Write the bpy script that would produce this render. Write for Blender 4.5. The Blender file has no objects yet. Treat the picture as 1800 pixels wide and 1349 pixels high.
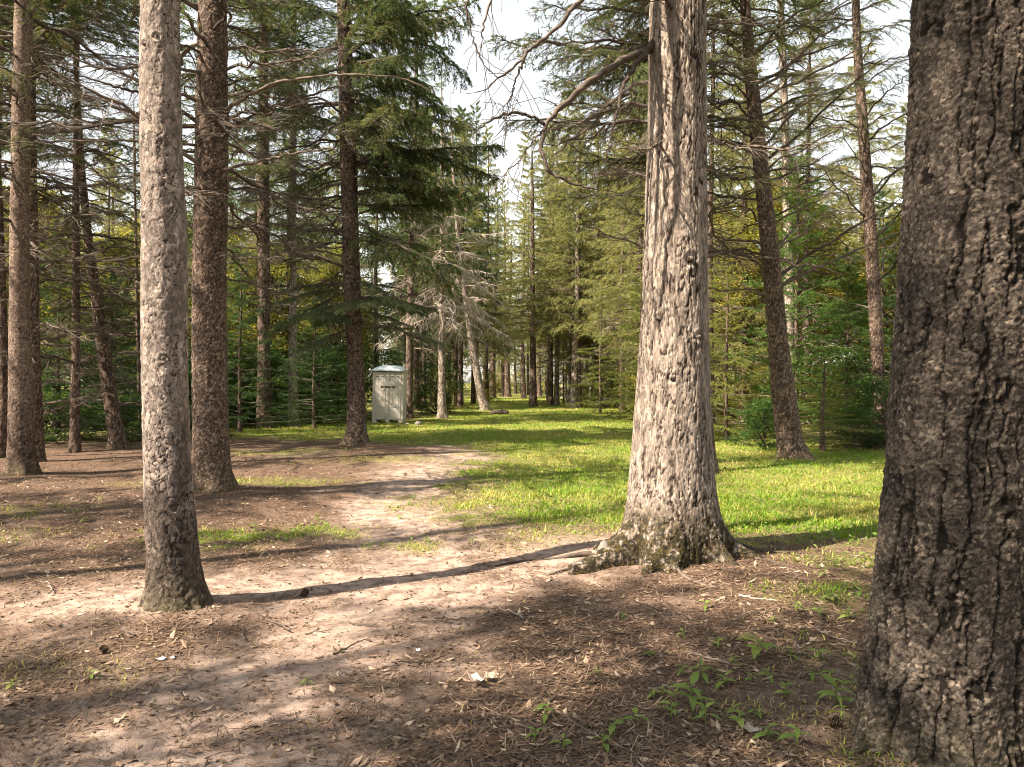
import bpy, math, random
import numpy as np
from mathutils import Vector, Matrix

SC = bpy.context.scene
COL = SC.collection
PI = math.pi

# ------------------------------------------------------------------ camera, sky, sun, exposure
CAM_H, FPX, HORIZ = 1.6, 1350.0, 672.0
cam_d = bpy.data.cameras.new('camera')
cam_d.sensor_fit = 'HORIZONTAL'
cam_d.sensor_width = 36.0
cam_d.lens = 36.0 * FPX / 1800.0
cam_d.shift_y = (HORIZ - 674.5) / 1800.0
cam_d.clip_start, cam_d.clip_end = 0.05, 3000.0
cam = bpy.data.objects.new('camera', cam_d)
COL.objects.link(cam)
cam.location = (0, 0, CAM_H)
cam.rotation_euler = (PI / 2, 0, 0)
SC.camera = cam

SUN_AZ = math.atan2(-0.87, -0.50)     # compass angle from +Y of the direction TO the sun
SUN_EL = math.radians(47)
world = bpy.data.worlds.new('World')
SC.world = world
world.use_nodes = True
wn = world.node_tree
bg = wn.nodes['Background']
sky = wn.nodes.new('ShaderNodeTexSky')
sky.sky_type = 'NISHITA'
sky.sun_disc = False
sky.sun_elevation = SUN_EL
sky.sun_rotation = SUN_AZ
sky.altitude = 100
sky.air_density = 2.2
sky.dust_density = 0.6
hsv = wn.nodes.new('ShaderNodeHueSaturation')   # a hazy, nearly white summer sky
hsv.inputs['Saturation'].default_value = 0.25
wn.links.new(sky.outputs[0], hsv.inputs['Color'])
wn.links.new(hsv.outputs[0], bg.inputs['Color'])
bg.inputs['Strength'].default_value = 0.07
sun_d = bpy.data.lights.new('sun', 'SUN')
sun_d.energy = 5.0
sun_d.angle = math.radians(0.55)
sun_d.color = (1.0, 0.87, 0.70)
sun = bpy.data.objects.new('sun', sun_d)
COL.objects.link(sun)
sdir = Vector((math.sin(SUN_AZ) * math.cos(SUN_EL), math.cos(SUN_AZ) * math.cos(SUN_EL), math.sin(SUN_EL)))
sun.rotation_euler = sdir.to_track_quat('Z', 'Y').to_euler()
sun.location = sdir * 60
vs = SC.view_settings
vs.view_transform, vs.look, vs.gamma = 'Standard', 'None', 1.0
vs.exposure = 1.9
SC.cycles.use_denoising = True
SC.cycles.pixel_filter_type = 'BLACKMAN_HARRIS'
SC.cycles.filter_width = 1.0
SC.cycles.max_bounces = 6
SC.cycles.diffuse_bounces = 3
SC.cycles.glossy_bounces = 2
SC.cycles.transmission_bounces = 4
SC.cycles.caustics_reflective = SC.cycles.caustics_refractive = False


def gp(u, v):
    """ground point (X, Y) seen at photo pixel u, v"""
    d = FPX * CAM_H / (v - HORIZ)
    return (u - 900.0) / FPX * d, d


# ------------------------------------------------------------------ noise
def _hash(ix, iy, iz, seed):
    h = (ix.astype(np.int64) * 374761393 + iy.astype(np.int64) * 668265263 + iz.astype(np.int64) * 2147483647 + seed * 1274126177) & 0xFFFFFFFF
    h = ((h ^ (h >> 13)) * 1274126177) & 0xFFFFFFFF
    h = ((h ^ (h >> 16)) * 2246822519) & 0xFFFFFFFF
    return ((h ^ (h >> 15)) & 0xFFFFFF) / float(0xFFFFFF)


def vnoise(p, seed=0):
    """gradient noise, about -1..1"""
    i = np.floor(p)
    f = p - i
    u = f * f * f * (f * (f * 6 - 15) + 10)
    i = i.astype(np.int64)
    r = 0
    for a in (0, 1):
        for b in (0, 1):
            for c in (0, 1):
                w = (u[:, 0] if a else 1 - u[:, 0]) * (u[:, 1] if b else 1 - u[:, 1]) * (u[:, 2] if c else 1 - u[:, 2])
                h = _hash(i[:, 0] + a, i[:, 1] + b, i[:, 2] + c, seed)
                ang, zz = h * 2 * PI, ((h * 7919.0) % 1.0) * 2 - 1
                rr = np.sqrt(1 - zz * zz)
                r = r + w * (rr * np.cos(ang) * (f[:, 0] - a) + rr * np.sin(ang) * (f[:, 1] - b) + zz * (f[:, 2] - c))
    return np.clip(r * 1.75, -1, 1)


def fbm(p, oct=3, seed=0):
    a, s, t = 1.0, 0.0, 0.0
    for k in range(oct):
        s = s + a * vnoise(p * (2.03 ** k), seed + k * 17)
        t += a
        a *= 0.5
    return s / t


def worley(p, seed=0):
    i = np.floor(p).astype(np.int64)
    n = len(p)
    f1 = np.full(n, 9.0)
    f2 = np.full(n, 9.0)
    cid = np.zeros(n)
    dz = np.zeros(n)
    for a in (-1, 0, 1):
        for b in (-1, 0, 1):
            for c in (-1, 0, 1):
                cx, cy, cz = i[:, 0] + a, i[:, 1] + b, i[:, 2] + c
                rx = cx + _hash(cx, cy, cz, seed + 1) - p[:, 0]
                ry = cy + _hash(cx, cy, cz, seed + 2) - p[:, 1]
                rz = cz + _hash(cx, cy, cz, seed + 3) - p[:, 2]
                d = np.sqrt(rx * rx + ry * ry + rz * rz)
                near = d < f1
                f2 = np.where(near, f1, np.minimum(f2, d))
                cid = np.where(near, _hash(cx, cy, cz, seed + 4), cid)
                dz = np.where(near, -rz, dz)
                f1 = np.where(near, d, f1)
    return f1, f2, cid, dz


def sstep(a, b, x):
    t = np.clip((x - a) / (b - a), 0, 1)
    return t * t * (3 - 2 * t)


def hgt(x, y):
    x = np.asarray(x, float)
    y = np.asarray(y, float)
    sh = x.shape
    p = np.stack([x.ravel(), y.ravel(), np.zeros(x.size)], 1)
    h = 0.07 * vnoise(p * 0.21, 3) + 0.035 * vnoise(p * 0.7, 5)
    return h.reshape(sh)


def hz(x, y):
    return float(hgt(np.array([x]), np.array([y]))[0])


# ------------------------------------------------------------------ mesh and object helpers
def mesh_np(name, verts, faces, mats=(), fmat=None, smooth=False, attr=None):
    """faces: an (n,3) or (n,4) int array, or a list of such arrays"""
    if not isinstance(faces, list):
        faces = [faces]
    faces = [np.asarray(f, np.int32) for f in faces if len(f)]
    verts = np.asarray(verts, np.float32)
    me = bpy.data.meshes.new(name)
    me.vertices.add(len(verts))
    me.vertices.foreach_set('co', verts.ravel())
    loops = np.concatenate([f.ravel() for f in faces])
    tot = np.concatenate([np.full(len(f), f.shape[1], np.int32) for f in faces])
    st = np.concatenate([[0], np.cumsum(tot)[:-1]]).astype(np.int32)
    me.loops.add(len(loops))
    me.loops.foreach_set('vertex_index', loops)
    me.polygons.add(len(tot))
    me.polygons.foreach_set('loop_start', st)
    for m in mats:
        me.materials.append(m)
    if fmat is not None:
        me.polygons.foreach_set('material_index', np.asarray(fmat, np.int32))
    me.polygons.foreach_set('use_smooth', np.full(len(tot), bool(smooth)))
    me.update(calc_edges=True)
    if attr is not None:
        for k, a in attr.items():
            at = me.color_attributes.new(k, 'FLOAT_COLOR', 'POINT')
            full = np.ones((len(verts), 4), np.float32)
            full[:, :a.shape[1]] = a
            at.data.foreach_set('color', full.ravel())
    return me


def obj(name, me, parent=None, loc=(0, 0, 0), rot=(0, 0, 0), scale=(1, 1, 1)):
    o = bpy.data.objects.new(name, me)
    COL.objects.link(o)
    if parent is not None:
        o.parent = parent
    o.location, o.rotation_euler, o.scale = loc, rot, scale
    return o


def tag(o, label=None, cat=None, group=None, kind=None):
    if label:
        o['label'] = label
    if cat:
        o['category'] = cat
    if group:
        o['group'] = group
    if kind:
        o['kind'] = kind
    return o


def thing(name, label, cat, loc, group=None, rz=0.0):
    return tag(obj(name, None, None, loc, (0, 0, rz)), label, cat, group)


def frames(d):
    d = d / np.maximum(np.linalg.norm(d, axis=1, keepdims=True), 1e-9)
    ref = np.where(np.abs(d[:, 2:3]) > 0.9, np.array([[1.0, 0, 0]]), np.array([[0, 0, 1.0]]))
    u = np.cross(d, ref)
    u /= np.maximum(np.linalg.norm(u, axis=1, keepdims=True), 1e-9)
    return d, u, np.cross(d, u)


def seg_tubes(P0, P1, r0, r1, k=4):
    n = len(P0)
    _, u, v = frames(P1 - P0)
    a = np.arange(k) * 2 * PI / k
    off = u[:, None, :] * np.cos(a)[None, :, None] + v[:, None, :] * np.sin(a)[None, :, None]
    A = P0[:, None, :] + off * r0[:, None, None]
    B = P1[:, None, :] + off * r1[:, None, None]
    V = np.concatenate([A, B], 1).reshape(-1, 3)
    b = (np.arange(n) * 2 * k)[:, None]
    j = np.arange(k)[None, :]
    j2 = (j + 1) % k
    F = np.stack([b + j, b + j2, b + k + j2, b + k + j], 2).reshape(-1, 4)
    return V, F


def tube(pts, rad, k=8):
    pts = np.asarray(pts, float)
    rad = np.asarray(rad, float)
    t = np.gradient(pts, axis=0)
    _, u, v = frames(t)
    for i in range(1, len(pts)):            # keep the frame from flipping
        u[i] = u[i - 1] - t[i] * np.dot(u[i - 1], t[i]) / max(np.dot(t[i], t[i]), 1e-9)
        u[i] /= max(np.linalg.norm(u[i]), 1e-9)
        v[i] = np.cross(t[i] / max(np.linalg.norm(t[i]), 1e-9), u[i])
    a = np.arange(k) * 2 * PI / k
    V = (pts[:, None, :] + rad[:, None, None] * (u[:, None, :] * np.cos(a)[None, :, None] + v[:, None, :] * np.sin(a)[None, :, None])).reshape(-1, 3)
    i = np.arange(len(pts) - 1)[:, None] * k
    j = np.arange(k)[None, :]
    j2 = (j + 1) % k
    F = np.stack([i + j, i + j2, i + k + j2, i + k + j], 2).reshape(-1, 4)
    return V, F


def smooth_line(pts, n):
    pts = np.asarray(pts, float)
    s = np.linspace(0, 1, len(pts))
    t = np.linspace(0, 1, n)
    out = np.stack([np.interp(t, s, pts[:, k]) for k in range(3)], 1)
    w = max(1, n // len(pts) // 2)
    for _ in range(w * 2):
        out[1:-1] = (out[:-2] + out[1:-1] * 2 + out[2:]) / 4
    return out


class Acc:
    """collects vertex / face blocks"""
    def __init__(self):
        self.v, self.t, self.q, self.tm, self.qm, self.a, self.n = [], [], [], [], [], [], 0

    def add(self, V, F, mat=0, attr=None):
        F = np.asarray(F, np.int64) + self.n
        (self.t if F.shape[1] == 3 else self.q).append(F)
        (self.tm if F.shape[1] == 3 else self.qm).append(np.full(len(F), mat))
        self.v.append(np.asarray(V, float))
        self.a.append(np.zeros((len(V), 3)) if attr is None else attr)
        self.n += len(V)

    def build(self, name, mats, smooth=False):
        fs, fm = [], []
        if self.t:
            fs.append(np.concatenate(self.t)); fm.append(np.concatenate(self.tm))
        if self.q:
            fs.append(np.concatenate(self.q)); fm.append(np.concatenate(self.qm))
        return mesh_np(name, np.concatenate(self.v), fs, mats, np.concatenate(fm), smooth, {'tint': np.concatenate(self.a)})


def box(V=None, x0=0, x1=1, y0=0, y1=1, z0=0, z1=1):
    v = np.array([(x, y, z) for z in (z0, z1) for (x, y) in ((x0, y0), (x1, y0), (x1, y1), (x0, y1))], float)
    f = np.array([(3, 2, 1, 0), (4, 5, 6, 7), (0, 1, 5, 4), (1, 2, 6, 5), (2, 3, 7, 6), (3, 0, 4, 7)])
    return v, f


# ------------------------------------------------------------------ materials
def new_mat(name):
    m = bpy.data.materials.new(name)
    m.use_nodes = True
    nt = m.node_tree
    return m, nt, nt.nodes['Principled BSDF'], nt.nodes['Material Output']


def N(nt, kind, **kw):
    n = nt.nodes.new(kind)
    for k, v in kw.items():
        setattr(n, k, v)
    return n


def L(nt, a, b):
    nt.links.new(a, b)


def ramp(nt, fac, stops):
    r = N(nt, 'ShaderNodeValToRGB')
    e = r.color_ramp.elements
    while len(e) < len(stops):
        e.new(0.5)
    for i, (p, c) in enumerate(stops):
        e[i].position = p
        e[i].color = (*c, 1)
    L(nt, fac, r.inputs['Fac'])
    return r.outputs['Color']


def noise(nt, scale, detail=4, rough=0.55, vec=None, dist=0.0):
    n = N(nt, 'ShaderNodeTexNoise')
    n.inputs['Scale'].default_value = scale
    n.inputs['Detail'].default_value = detail
    n.inputs['Roughness'].default_value = rough
    n.inputs['Distortion'].default_value = dist
    if vec is not None:
        L(nt, vec, n.inputs['Vector'])
    return n.outputs['Fac']


def mix(nt, fac, a, b, blend='MIX'):
    m = N(nt, 'ShaderNodeMix', data_type='RGBA', blend_type=blend)
    if isinstance(fac, (int, float)):
        m.inputs[0].default_value = fac
    else:
        L(nt, fac, m.inputs[0])
    for k, s in ((6, a), (7, b)):
        if isinstance(s, tuple):
            m.inputs[k].default_value = (*s, 1)
        else:
            L(nt, s, m.inputs[k])
    return m.outputs[2]


def mathn(nt, op, a, b=None, clamp=False):
    m = N(nt, 'ShaderNodeMath', operation=op, use_clamp=clamp)
    for k, s in enumerate((a, b)):
        if s is None:
            continue
        if isinstance(s, (int, float)):
            m.inputs[k].default_value = s
        else:
            L(nt, s, m.inputs[k])
    return m.outputs[0]


def bark_mat(name, crack, low, high, lichen=(0.42, 0.43, 0.36), moss=(0.10, 0.10, 0.02), lichen_amt=0.55, bump=0.4, stretch=1.0, flake=40, fl_amt=0.7):
    """vertex colour 'bark': R plate height, G one random value per plate, B moss"""
    m, nt, bs, out = new_mat(name)
    at = N(nt, 'ShaderNodeAttribute', attribute_name='bark')
    sep = N(nt, 'ShaderNodeSeparateColor')
    L(nt, at.outputs['Color'], sep.inputs[0])
    geo = N(nt, 'ShaderNodeTexCoord')
    mp = N(nt, 'ShaderNodeMapping')
    mp.inputs['Scale'].default_value = (1, 1, stretch)
    L(nt, geo.outputs['Object'], mp.inputs['Vector'])
    vec = mp.outputs[0]
    vec0 = geo.outputs['Object']
    n1 = noise(nt, 55, 5, 0.65, vec)
    n2 = noise(nt, 3.0, 4, 0.6, vec)
    n3 = noise(nt, 16, 4, 0.6, vec)
    plate = mix(nt, mathn(nt, 'ADD', mathn(nt, 'MULTIPLY', sep.outputs[1], 0.6), mathn(nt, 'MULTIPLY', n3, 0.4)), low, high)
    plate = mix(nt, mathn(nt, 'MULTIPLY', n2, 0.5), plate, tuple(0.6 * c for c in low), 'MIX')
    plate = mix(nt, 0.7, plate, ramp(nt, n1, [(0.30, (0.40, 0.38, 0.37)), (0.5, (1, 1, 1)), (0.70, (1.5, 1.45, 1.4))]), 'MULTIPLY')
    n4 = noise(nt, 130, 4, 0.7, vec)
    vo = N(nt, 'ShaderNodeTexVoronoi')
    vo.inputs['Scale'].default_value = flake
    wv = N(nt, 'ShaderNodeVectorMath', operation='MULTIPLY_ADD')
    wn_ = N(nt, 'ShaderNodeTexNoise')
    wn_.inputs['Scale'].default_value = flake * 0.7
    L(nt, vec, wn_.inputs['Vector'])
    L(nt, wn_.outputs['Color'], wv.inputs[0])
    wv.inputs[1].default_value = (1.6 / flake,) * 3
    L(nt, vec, wv.inputs[2])
    L(nt, wv.outputs[0], vo.inputs['Vector'])
    vs_ = N(nt, 'ShaderNodeSeparateColor')
    L(nt, vo.outputs['Color'], vs_.inputs[0])
    plate = mix(nt, fl_amt, plate, ramp(nt, vs_.outputs[0], [(0.0, (0.38, 0.36, 0.35)), (0.55, (0.95, 0.93, 0.9)), (0.85, (1.25, 1.22, 1.18)), (1.0, (2.3, 2.2, 2.05))]), 'MULTIPLY')
    plate = mix(nt, 0.6, plate, ramp(nt, n4, [(0.32, (0.5, 0.48, 0.46)), (0.5, (1, 1, 1)), (0.68, (1.4, 1.38, 1.34))]), 'MULTIPLY')
    col = mix(nt, ramp(nt, sep.outputs[0], [(0.08, (0, 0, 0)), (0.6, (1, 1, 1))]), crack, plate)
    lic = ramp(nt, noise(nt, 7, 6, 0.75, vec0, 0.5), [(lichen_amt + 0.06, (0, 0, 0)), (lichen_amt + 0.10, (1, 1, 1))])
    lic = mathn(nt, 'MULTIPLY', lic, sep.outputs[0])
    col = mix(nt, mathn(nt, 'MULTIPLY', lic, 0.6), col, lichen)
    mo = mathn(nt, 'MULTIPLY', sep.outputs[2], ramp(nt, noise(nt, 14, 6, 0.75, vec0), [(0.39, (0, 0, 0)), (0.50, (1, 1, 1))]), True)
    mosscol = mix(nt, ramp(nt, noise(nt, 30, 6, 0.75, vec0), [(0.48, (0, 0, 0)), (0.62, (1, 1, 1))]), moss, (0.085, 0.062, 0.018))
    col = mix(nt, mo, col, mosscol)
    L(nt, col, bs.inputs['Base Color'])
    bs.inputs['Roughness'].default_value = 0.9
    bs.inputs['Specular IOR Level'].default_value = 0.15
    b = N(nt, 'ShaderNodeBump')
    b.inputs['Strength'].default_value = bump
    b.inputs['Distance'].default_value = 0.012
    L(nt, mathn(nt, 'ADD', n1, mathn(nt, 'MULTIPLY', vs_.outputs[0], 0.8)), b.inputs['Height'])
    b2 = N(nt, 'ShaderNodeBump')
    b2.inputs['Strength'].default_value = bump
    b2.inputs['Distance'].default_value = 0.02
    L(nt, n3, b2.inputs['Height'])
    L(nt, b.outputs[0], b2.inputs['Normal'])
    L(nt, b2.outputs[0], bs.inputs['Normal'])
    return m


def leaf_mat(name, c0, c1, c2, trans=0.35, rough=0.55, tcol=None, dry=None):
    """foliage: 'tint' R varies the colour, object random shifts it; thin leaves let light through"""
    m, nt, bs, out = new_mat(name)
    at = N(nt, 'ShaderNodeAttribute', attribute_name='tint')
    sep = N(nt, 'ShaderNodeSeparateColor')
    L(nt, at.outputs['Color'], sep.inputs[0])
    oi = N(nt, 'ShaderNodeObjectInfo')
    f = mathn(nt, 'ADD', mathn(nt, 'MULTIPLY', sep.outputs[0], 0.7), mathn(nt, 'MULTIPLY', oi.outputs['Random'], 0.3))
    col = ramp(nt, f, [(0.0, c0), (0.5, c1), (1.0, c2)])
    if dry:
        col = mix(nt, sep.outputs[1], col, dry)
    L(nt, col, bs.inputs['Base Color'])
    bs.inputs['Roughness'].default_value = rough
    bs.inputs['Specular IOR Level'].default_value = 0.25
    tr = N(nt, 'ShaderNodeBsdfTranslucent')
    L(nt, mix(nt, 1.0, col, tcol or (1.5, 1.45, 0.7), 'MULTIPLY'), tr.inputs['Color'])
    mx = N(nt, 'ShaderNodeMixShader')
    mx.inputs[0].default_value = trans
    L(nt, bs.outputs[0], mx.inputs[1])
    L(nt, tr.outputs[0], mx.inputs[2])
    L(nt, mx.outputs[0], out.inputs['Surface'])
    return m


def plain_mat(name, c0, c1, scale=8, rough=0.85, bump=0.3, spec=0.2, dist=0.01):
    m, nt, bs, out = new_mat(name)
    tc = N(nt, 'ShaderNodeTexCoord')
    n = noise(nt, scale, 5, 0.6, tc.outputs['Object'])
    oi = N(nt, 'ShaderNodeObjectInfo')
    f = mathn(nt, 'ADD', mathn(nt, 'MULTIPLY', n, 0.8), mathn(nt, 'MULTIPLY', mathn(nt, 'SUBTRACT', oi.outputs['Random'], 0.5), 0.4))
    L(nt, ramp(nt, f, [(0.25, c0), (0.7, c1)]), bs.inputs['Base Color'])
    bs.inputs['Roughness'].default_value = rough
    bs.inputs['Specular IOR Level'].default_value = spec
    if bump:
        b = N(nt, 'ShaderNodeBump')
        b.inputs['Strength'].default_value = bump
        b.inputs['Distance'].default_value = dist
        L(nt, n, b.inputs['Height'])
        L(nt, b.outputs[0], bs.inputs['Normal'])
    return m


M = {}
M['pine'] = bark_mat('bark_red_pine', (0.022, 0.015, 0.012), (0.065, 0.05, 0.043), (0.40, 0.335, 0.30), lichen_amt=0.60, stretch=0.6, bump=0.5, flake=34, fl_amt=0.55)
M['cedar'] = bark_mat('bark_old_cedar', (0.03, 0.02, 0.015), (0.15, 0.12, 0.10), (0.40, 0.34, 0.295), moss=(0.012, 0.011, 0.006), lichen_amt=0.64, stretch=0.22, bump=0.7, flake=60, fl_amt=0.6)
M['scaly'] = bark_mat('bark_dark_scaly', (0.010, 0.008, 0.006), (0.042, 0.034, 0.029), (0.155, 0.13, 0.108), lichen=(0.20, 0.19, 0.14), lichen_amt=0.56, bump=0.7, flake=62, fl_amt=0.85)
M['spruce'] = bark_mat('bark_spruce', (0.03, 0.02, 0.016), (0.12, 0.085, 0.065), (0.25, 0.19, 0.155), lichen_amt=0.62)
M['pale'] = bark_mat('bark_pale_grey', (0.09, 0.07, 0.055), (0.28, 0.23, 0.19), (0.46, 0.40, 0.35), lichen_amt=0.58)
M['twig'] = plain_mat('dead_wood', (0.06, 0.045, 0.035), (0.17, 0.135, 0.11), 14)
M['twig_pale'] = plain_mat('bleached_wood', (0.26, 0.21, 0.17), (0.46, 0.39, 0.33), 14)
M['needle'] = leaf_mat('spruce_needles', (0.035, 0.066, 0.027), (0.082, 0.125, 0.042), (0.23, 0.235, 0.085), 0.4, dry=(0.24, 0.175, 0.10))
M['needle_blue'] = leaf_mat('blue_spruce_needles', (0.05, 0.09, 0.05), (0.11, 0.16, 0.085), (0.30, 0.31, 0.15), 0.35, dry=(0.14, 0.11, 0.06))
M['needle_far'] = leaf_mat('spruce_needles_painted_sun', (0.10, 0.13, 0.045), (0.21, 0.225, 0.08), (0.41, 0.37, 0.155), 0.45, dry=(0.26, 0.20, 0.12))  # paler needle colour, sunlight painted in for the far crowns
M['fir'] = leaf_mat('young_fir_needles', (0.022, 0.05, 0.018), (0.045, 0.09, 0.026), (0.11, 0.15, 0.04), 0.35)
M['fir_bright'] = leaf_mat('emerald_fir_needles', (0.024, 0.06, 0.012), (0.06, 0.12, 0.02), (0.15, 0.19, 0.035), 0.38)
M['fir_yellow'] = leaf_mat('yellowish_fir_needles', (0.06, 0.09, 0.02), (0.14, 0.16, 0.035), (0.26, 0.24, 0.06), 0.4)
M['broad'] = leaf_mat('broad_leaves', (0.09, 0.105, 0.022), (0.19, 0.19, 0.045), (0.36, 0.31, 0.10), 0.45)
M['shrub'] = leaf_mat('shrub_leaves', (0.02, 0.05, 0.014), (0.04, 0.09, 0.02), (0.10, 0.14, 0.035), 0.4)
M['grass'] = leaf_mat('grass_blades', (0.06, 0.17, 0.012), (0.13, 0.25, 0.018), (0.31, 0.33, 0.045), 0.4, dry=(0.58, 0.46, 0.17), tcol=(1.3, 1.25, 0.6))
M['weed'] = leaf_mat('weed_leaves', (0.09, 0.16, 0.03), (0.19, 0.26, 0.06), (0.36, 0.37, 0.11), 0.4)
M['litter'] = leaf_mat('fallen_needles', (0.05, 0.033, 0.025), (0.21, 0.135, 0.092), (0.54, 0.42, 0.31), 0.1, 0.8, tcol=(1, 1, 1))
M['deadleaf'] = leaf_mat('dead_leaves', (0.05, 0.034, 0.02), (0.16, 0.11, 0.07), (0.38, 0.29, 0.20), 0.15, 0.8, tcol=(1, 1, 1))
M['stone'] = plain_mat('stone', (0.13, 0.12, 0.105), (0.26, 0.24, 0.21), 20, 0.85, 0.5)
M['plastic'] = plain_mat('beige_plastic', (0.56, 0.51, 0.45), (0.63, 0.58, 0.52), 5, 0.55, 0.1, 0.3)
M['plastic_dark'] = plain_mat('shadowed_plastic_vent', (0.05, 0.045, 0.04), (0.08, 0.07, 0.06), 5, 0.6, 0)  # dark colour stands for the shade inside the openings
M['roof'] = plain_mat('white_plastic_roof', (0.52, 0.60, 0.62), (0.62, 0.70, 0.72), 5, 0.4, 0.05, 0.4)
M['paper'] = plain_mat('white_paper', (0.75, 0.75, 0.74), (0.82, 0.82, 0.80), 10, 0.8, 0.1)
M['cone'] = plain_mat('cone_scales', (0.045, 0.028, 0.018), (0.12, 0.075, 0.045), 30, 0.8, 0.3)


# ------------------------------------------------------------------ where grass grows, where the soil is bare
GRASS_POLY = np.array([(-9.5, 24), (-7.7, 22), (-3.5, 20.6), (-0.9, 18.8), (-0.3, 16), (-0.8, 13), (-0.4, 9.6), (0.4, 8.4), (1.3, 8.2), (2.5, 7.6), (3.7, 7.4),
                       (9, 7.6), (11, 14), (8.5, 19.5), (7.5, 30), (9, 60), (6, 140), (-6, 140), (-5, 60), (-3.5, 42), (-4.0, 33), (-9, 29)], float)
PATH = np.array([(-1.9, 2.0), (-1.53, 3.3), (-1.2, 4.5), (-1.05, 5.7), (-0.7, 6.9), (-1.35, 9.5), (-1.6, 12.9), (-1.2, 16.9), (-0.5, 19.2)], float)
SPUR = np.array([(-5.2, 5.2), (-3.2, 5.6), (-2.0, 6.1), (-0.9, 6.6), (0.6, 7.2)], float)
PATCHES = [(-3.15, 8.1, 0.85, 0.55, 1.0), (-2.2, 8.4, 0.6, 0.5, 0.8), (-3.9, 12.2, 1.5, 0.7, 0.75), (-5.8, 12.5, 0.8, 0.4, 0.5), (2.3, 5.7, 0.5, 0.45, 0.7), (2.9, 6.6, 0.6, 0.4, 0.6),
           (0.05, 7.6, 0.6, 0.35, 0.35), (-1.0, 7.7, 0.45, 0.25, 0.7), (-6.5, 9.5, 1.2, 0.7, 0.35), (-0.9, 10.5, 0.9, 0.8, 0.5), (-2.6, 15.5, 1.5, 1.0, 0.5), (-5.5, 17.5, 2.0, 1.0, 0.5), (1.6, 3.05, 0.5, 0.3, 0.25), (-2.6, 4.3, 0.8, 0.4, 0.12), (-5.5, 8.2, 0.8, 0.5, 0.3), (0.5, 8.0, 0.5, 0.3, 0.6), (1.2, 3.6, 0.4, 0.25, 0.18), (1.9, 4.3, 0.5, 0.4, 0.2)]


def seg_dist(x, y, line, closed=False):
    d = np.full(x.shape, 1e9)
    n = len(line)
    for i in range(n if closed else n - 1):
        a, b = line[i], line[(i + 1) % n]
        ex, ey = b - a
        t = np.clip(((x - a[0]) * ex + (y - a[1]) * ey) / (ex * ex + ey * ey), 0, 1)
        d = np.minimum(d, np.hypot(x - a[0] - t * ex, y - a[1] - t * ey))
    return d


def in_poly(x, y, poly):
    c = np.zeros(x.shape, bool)
    n = len(poly)
    for i in range(n):
        (x0, y0), (x1, y1) = poly[i], poly[i - 1]
        hit = (y0 > y) != (y1 > y)
        with np.errstate(divide='ignore', invalid='ignore'):
            c ^= hit & (x < (x1 - x0) * (y - y0) / (y1 - y0 + 1e-12) + x0)
    return c


def ground_masks(x, y):
    x = np.asarray(x, float).ravel()
    y = np.asarray(y, float).ravel()
    p = np.stack([x, y, np.zeros_like(x)], 1)
    n1, n2 = fbm(p * 0.9, 3, 11), fbm(p * 3.1, 3, 23)
    sd = seg_dist(x, y, GRASS_POLY, True) * np.where(in_poly(x, y, GRASS_POLY), 1, -1)
    g = sstep(-0.9, 1.0, sd + 1.3 * n1 + 0.9 * n2)
    for (px, py, rx, ry, a) in PATCHES:
        q = np.sqrt(((x - px) / rx) ** 2 + ((y - py) / ry) ** 2)
        g = np.maximum(g, 0.8 * a * sstep(1.3, 0.0, q + 1.1 * n2 + 0.6 * n1))
    pd = np.minimum(seg_dist(x, y, PATH) - 0.15, seg_dist(x, y, SPUR) + 0.05)
    bare = sstep(1.25, 0.0, pd + 1.0 * n1 + 0.7 * n2) * (1 - g)
    bare = np.maximum(bare, 0.55 * sstep(0.15, 0.55, fbm(p * 0.55 + 7.7, 3, 31)) * (1 - g))
    return g, bare*sstep(34, 20, np.hypot(x, y))


# ------------------------------------------------------------------ ground
def axis(dense0, dense1, step, far0, far1, grow=1.16):
    mid = list(np.arange(dense0, dense1, step))
    up, s, v = [], step, dense1
    while v < far1:
        up.append(v); s *= grow; v += s
    up.append(far1)
    dn, s, v = [], step, dense0
    while v > far0:
        s *= grow; v -= s
        dn.append(max(v, far0))
    return np.array(sorted(set(dn + mid + up)))


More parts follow.
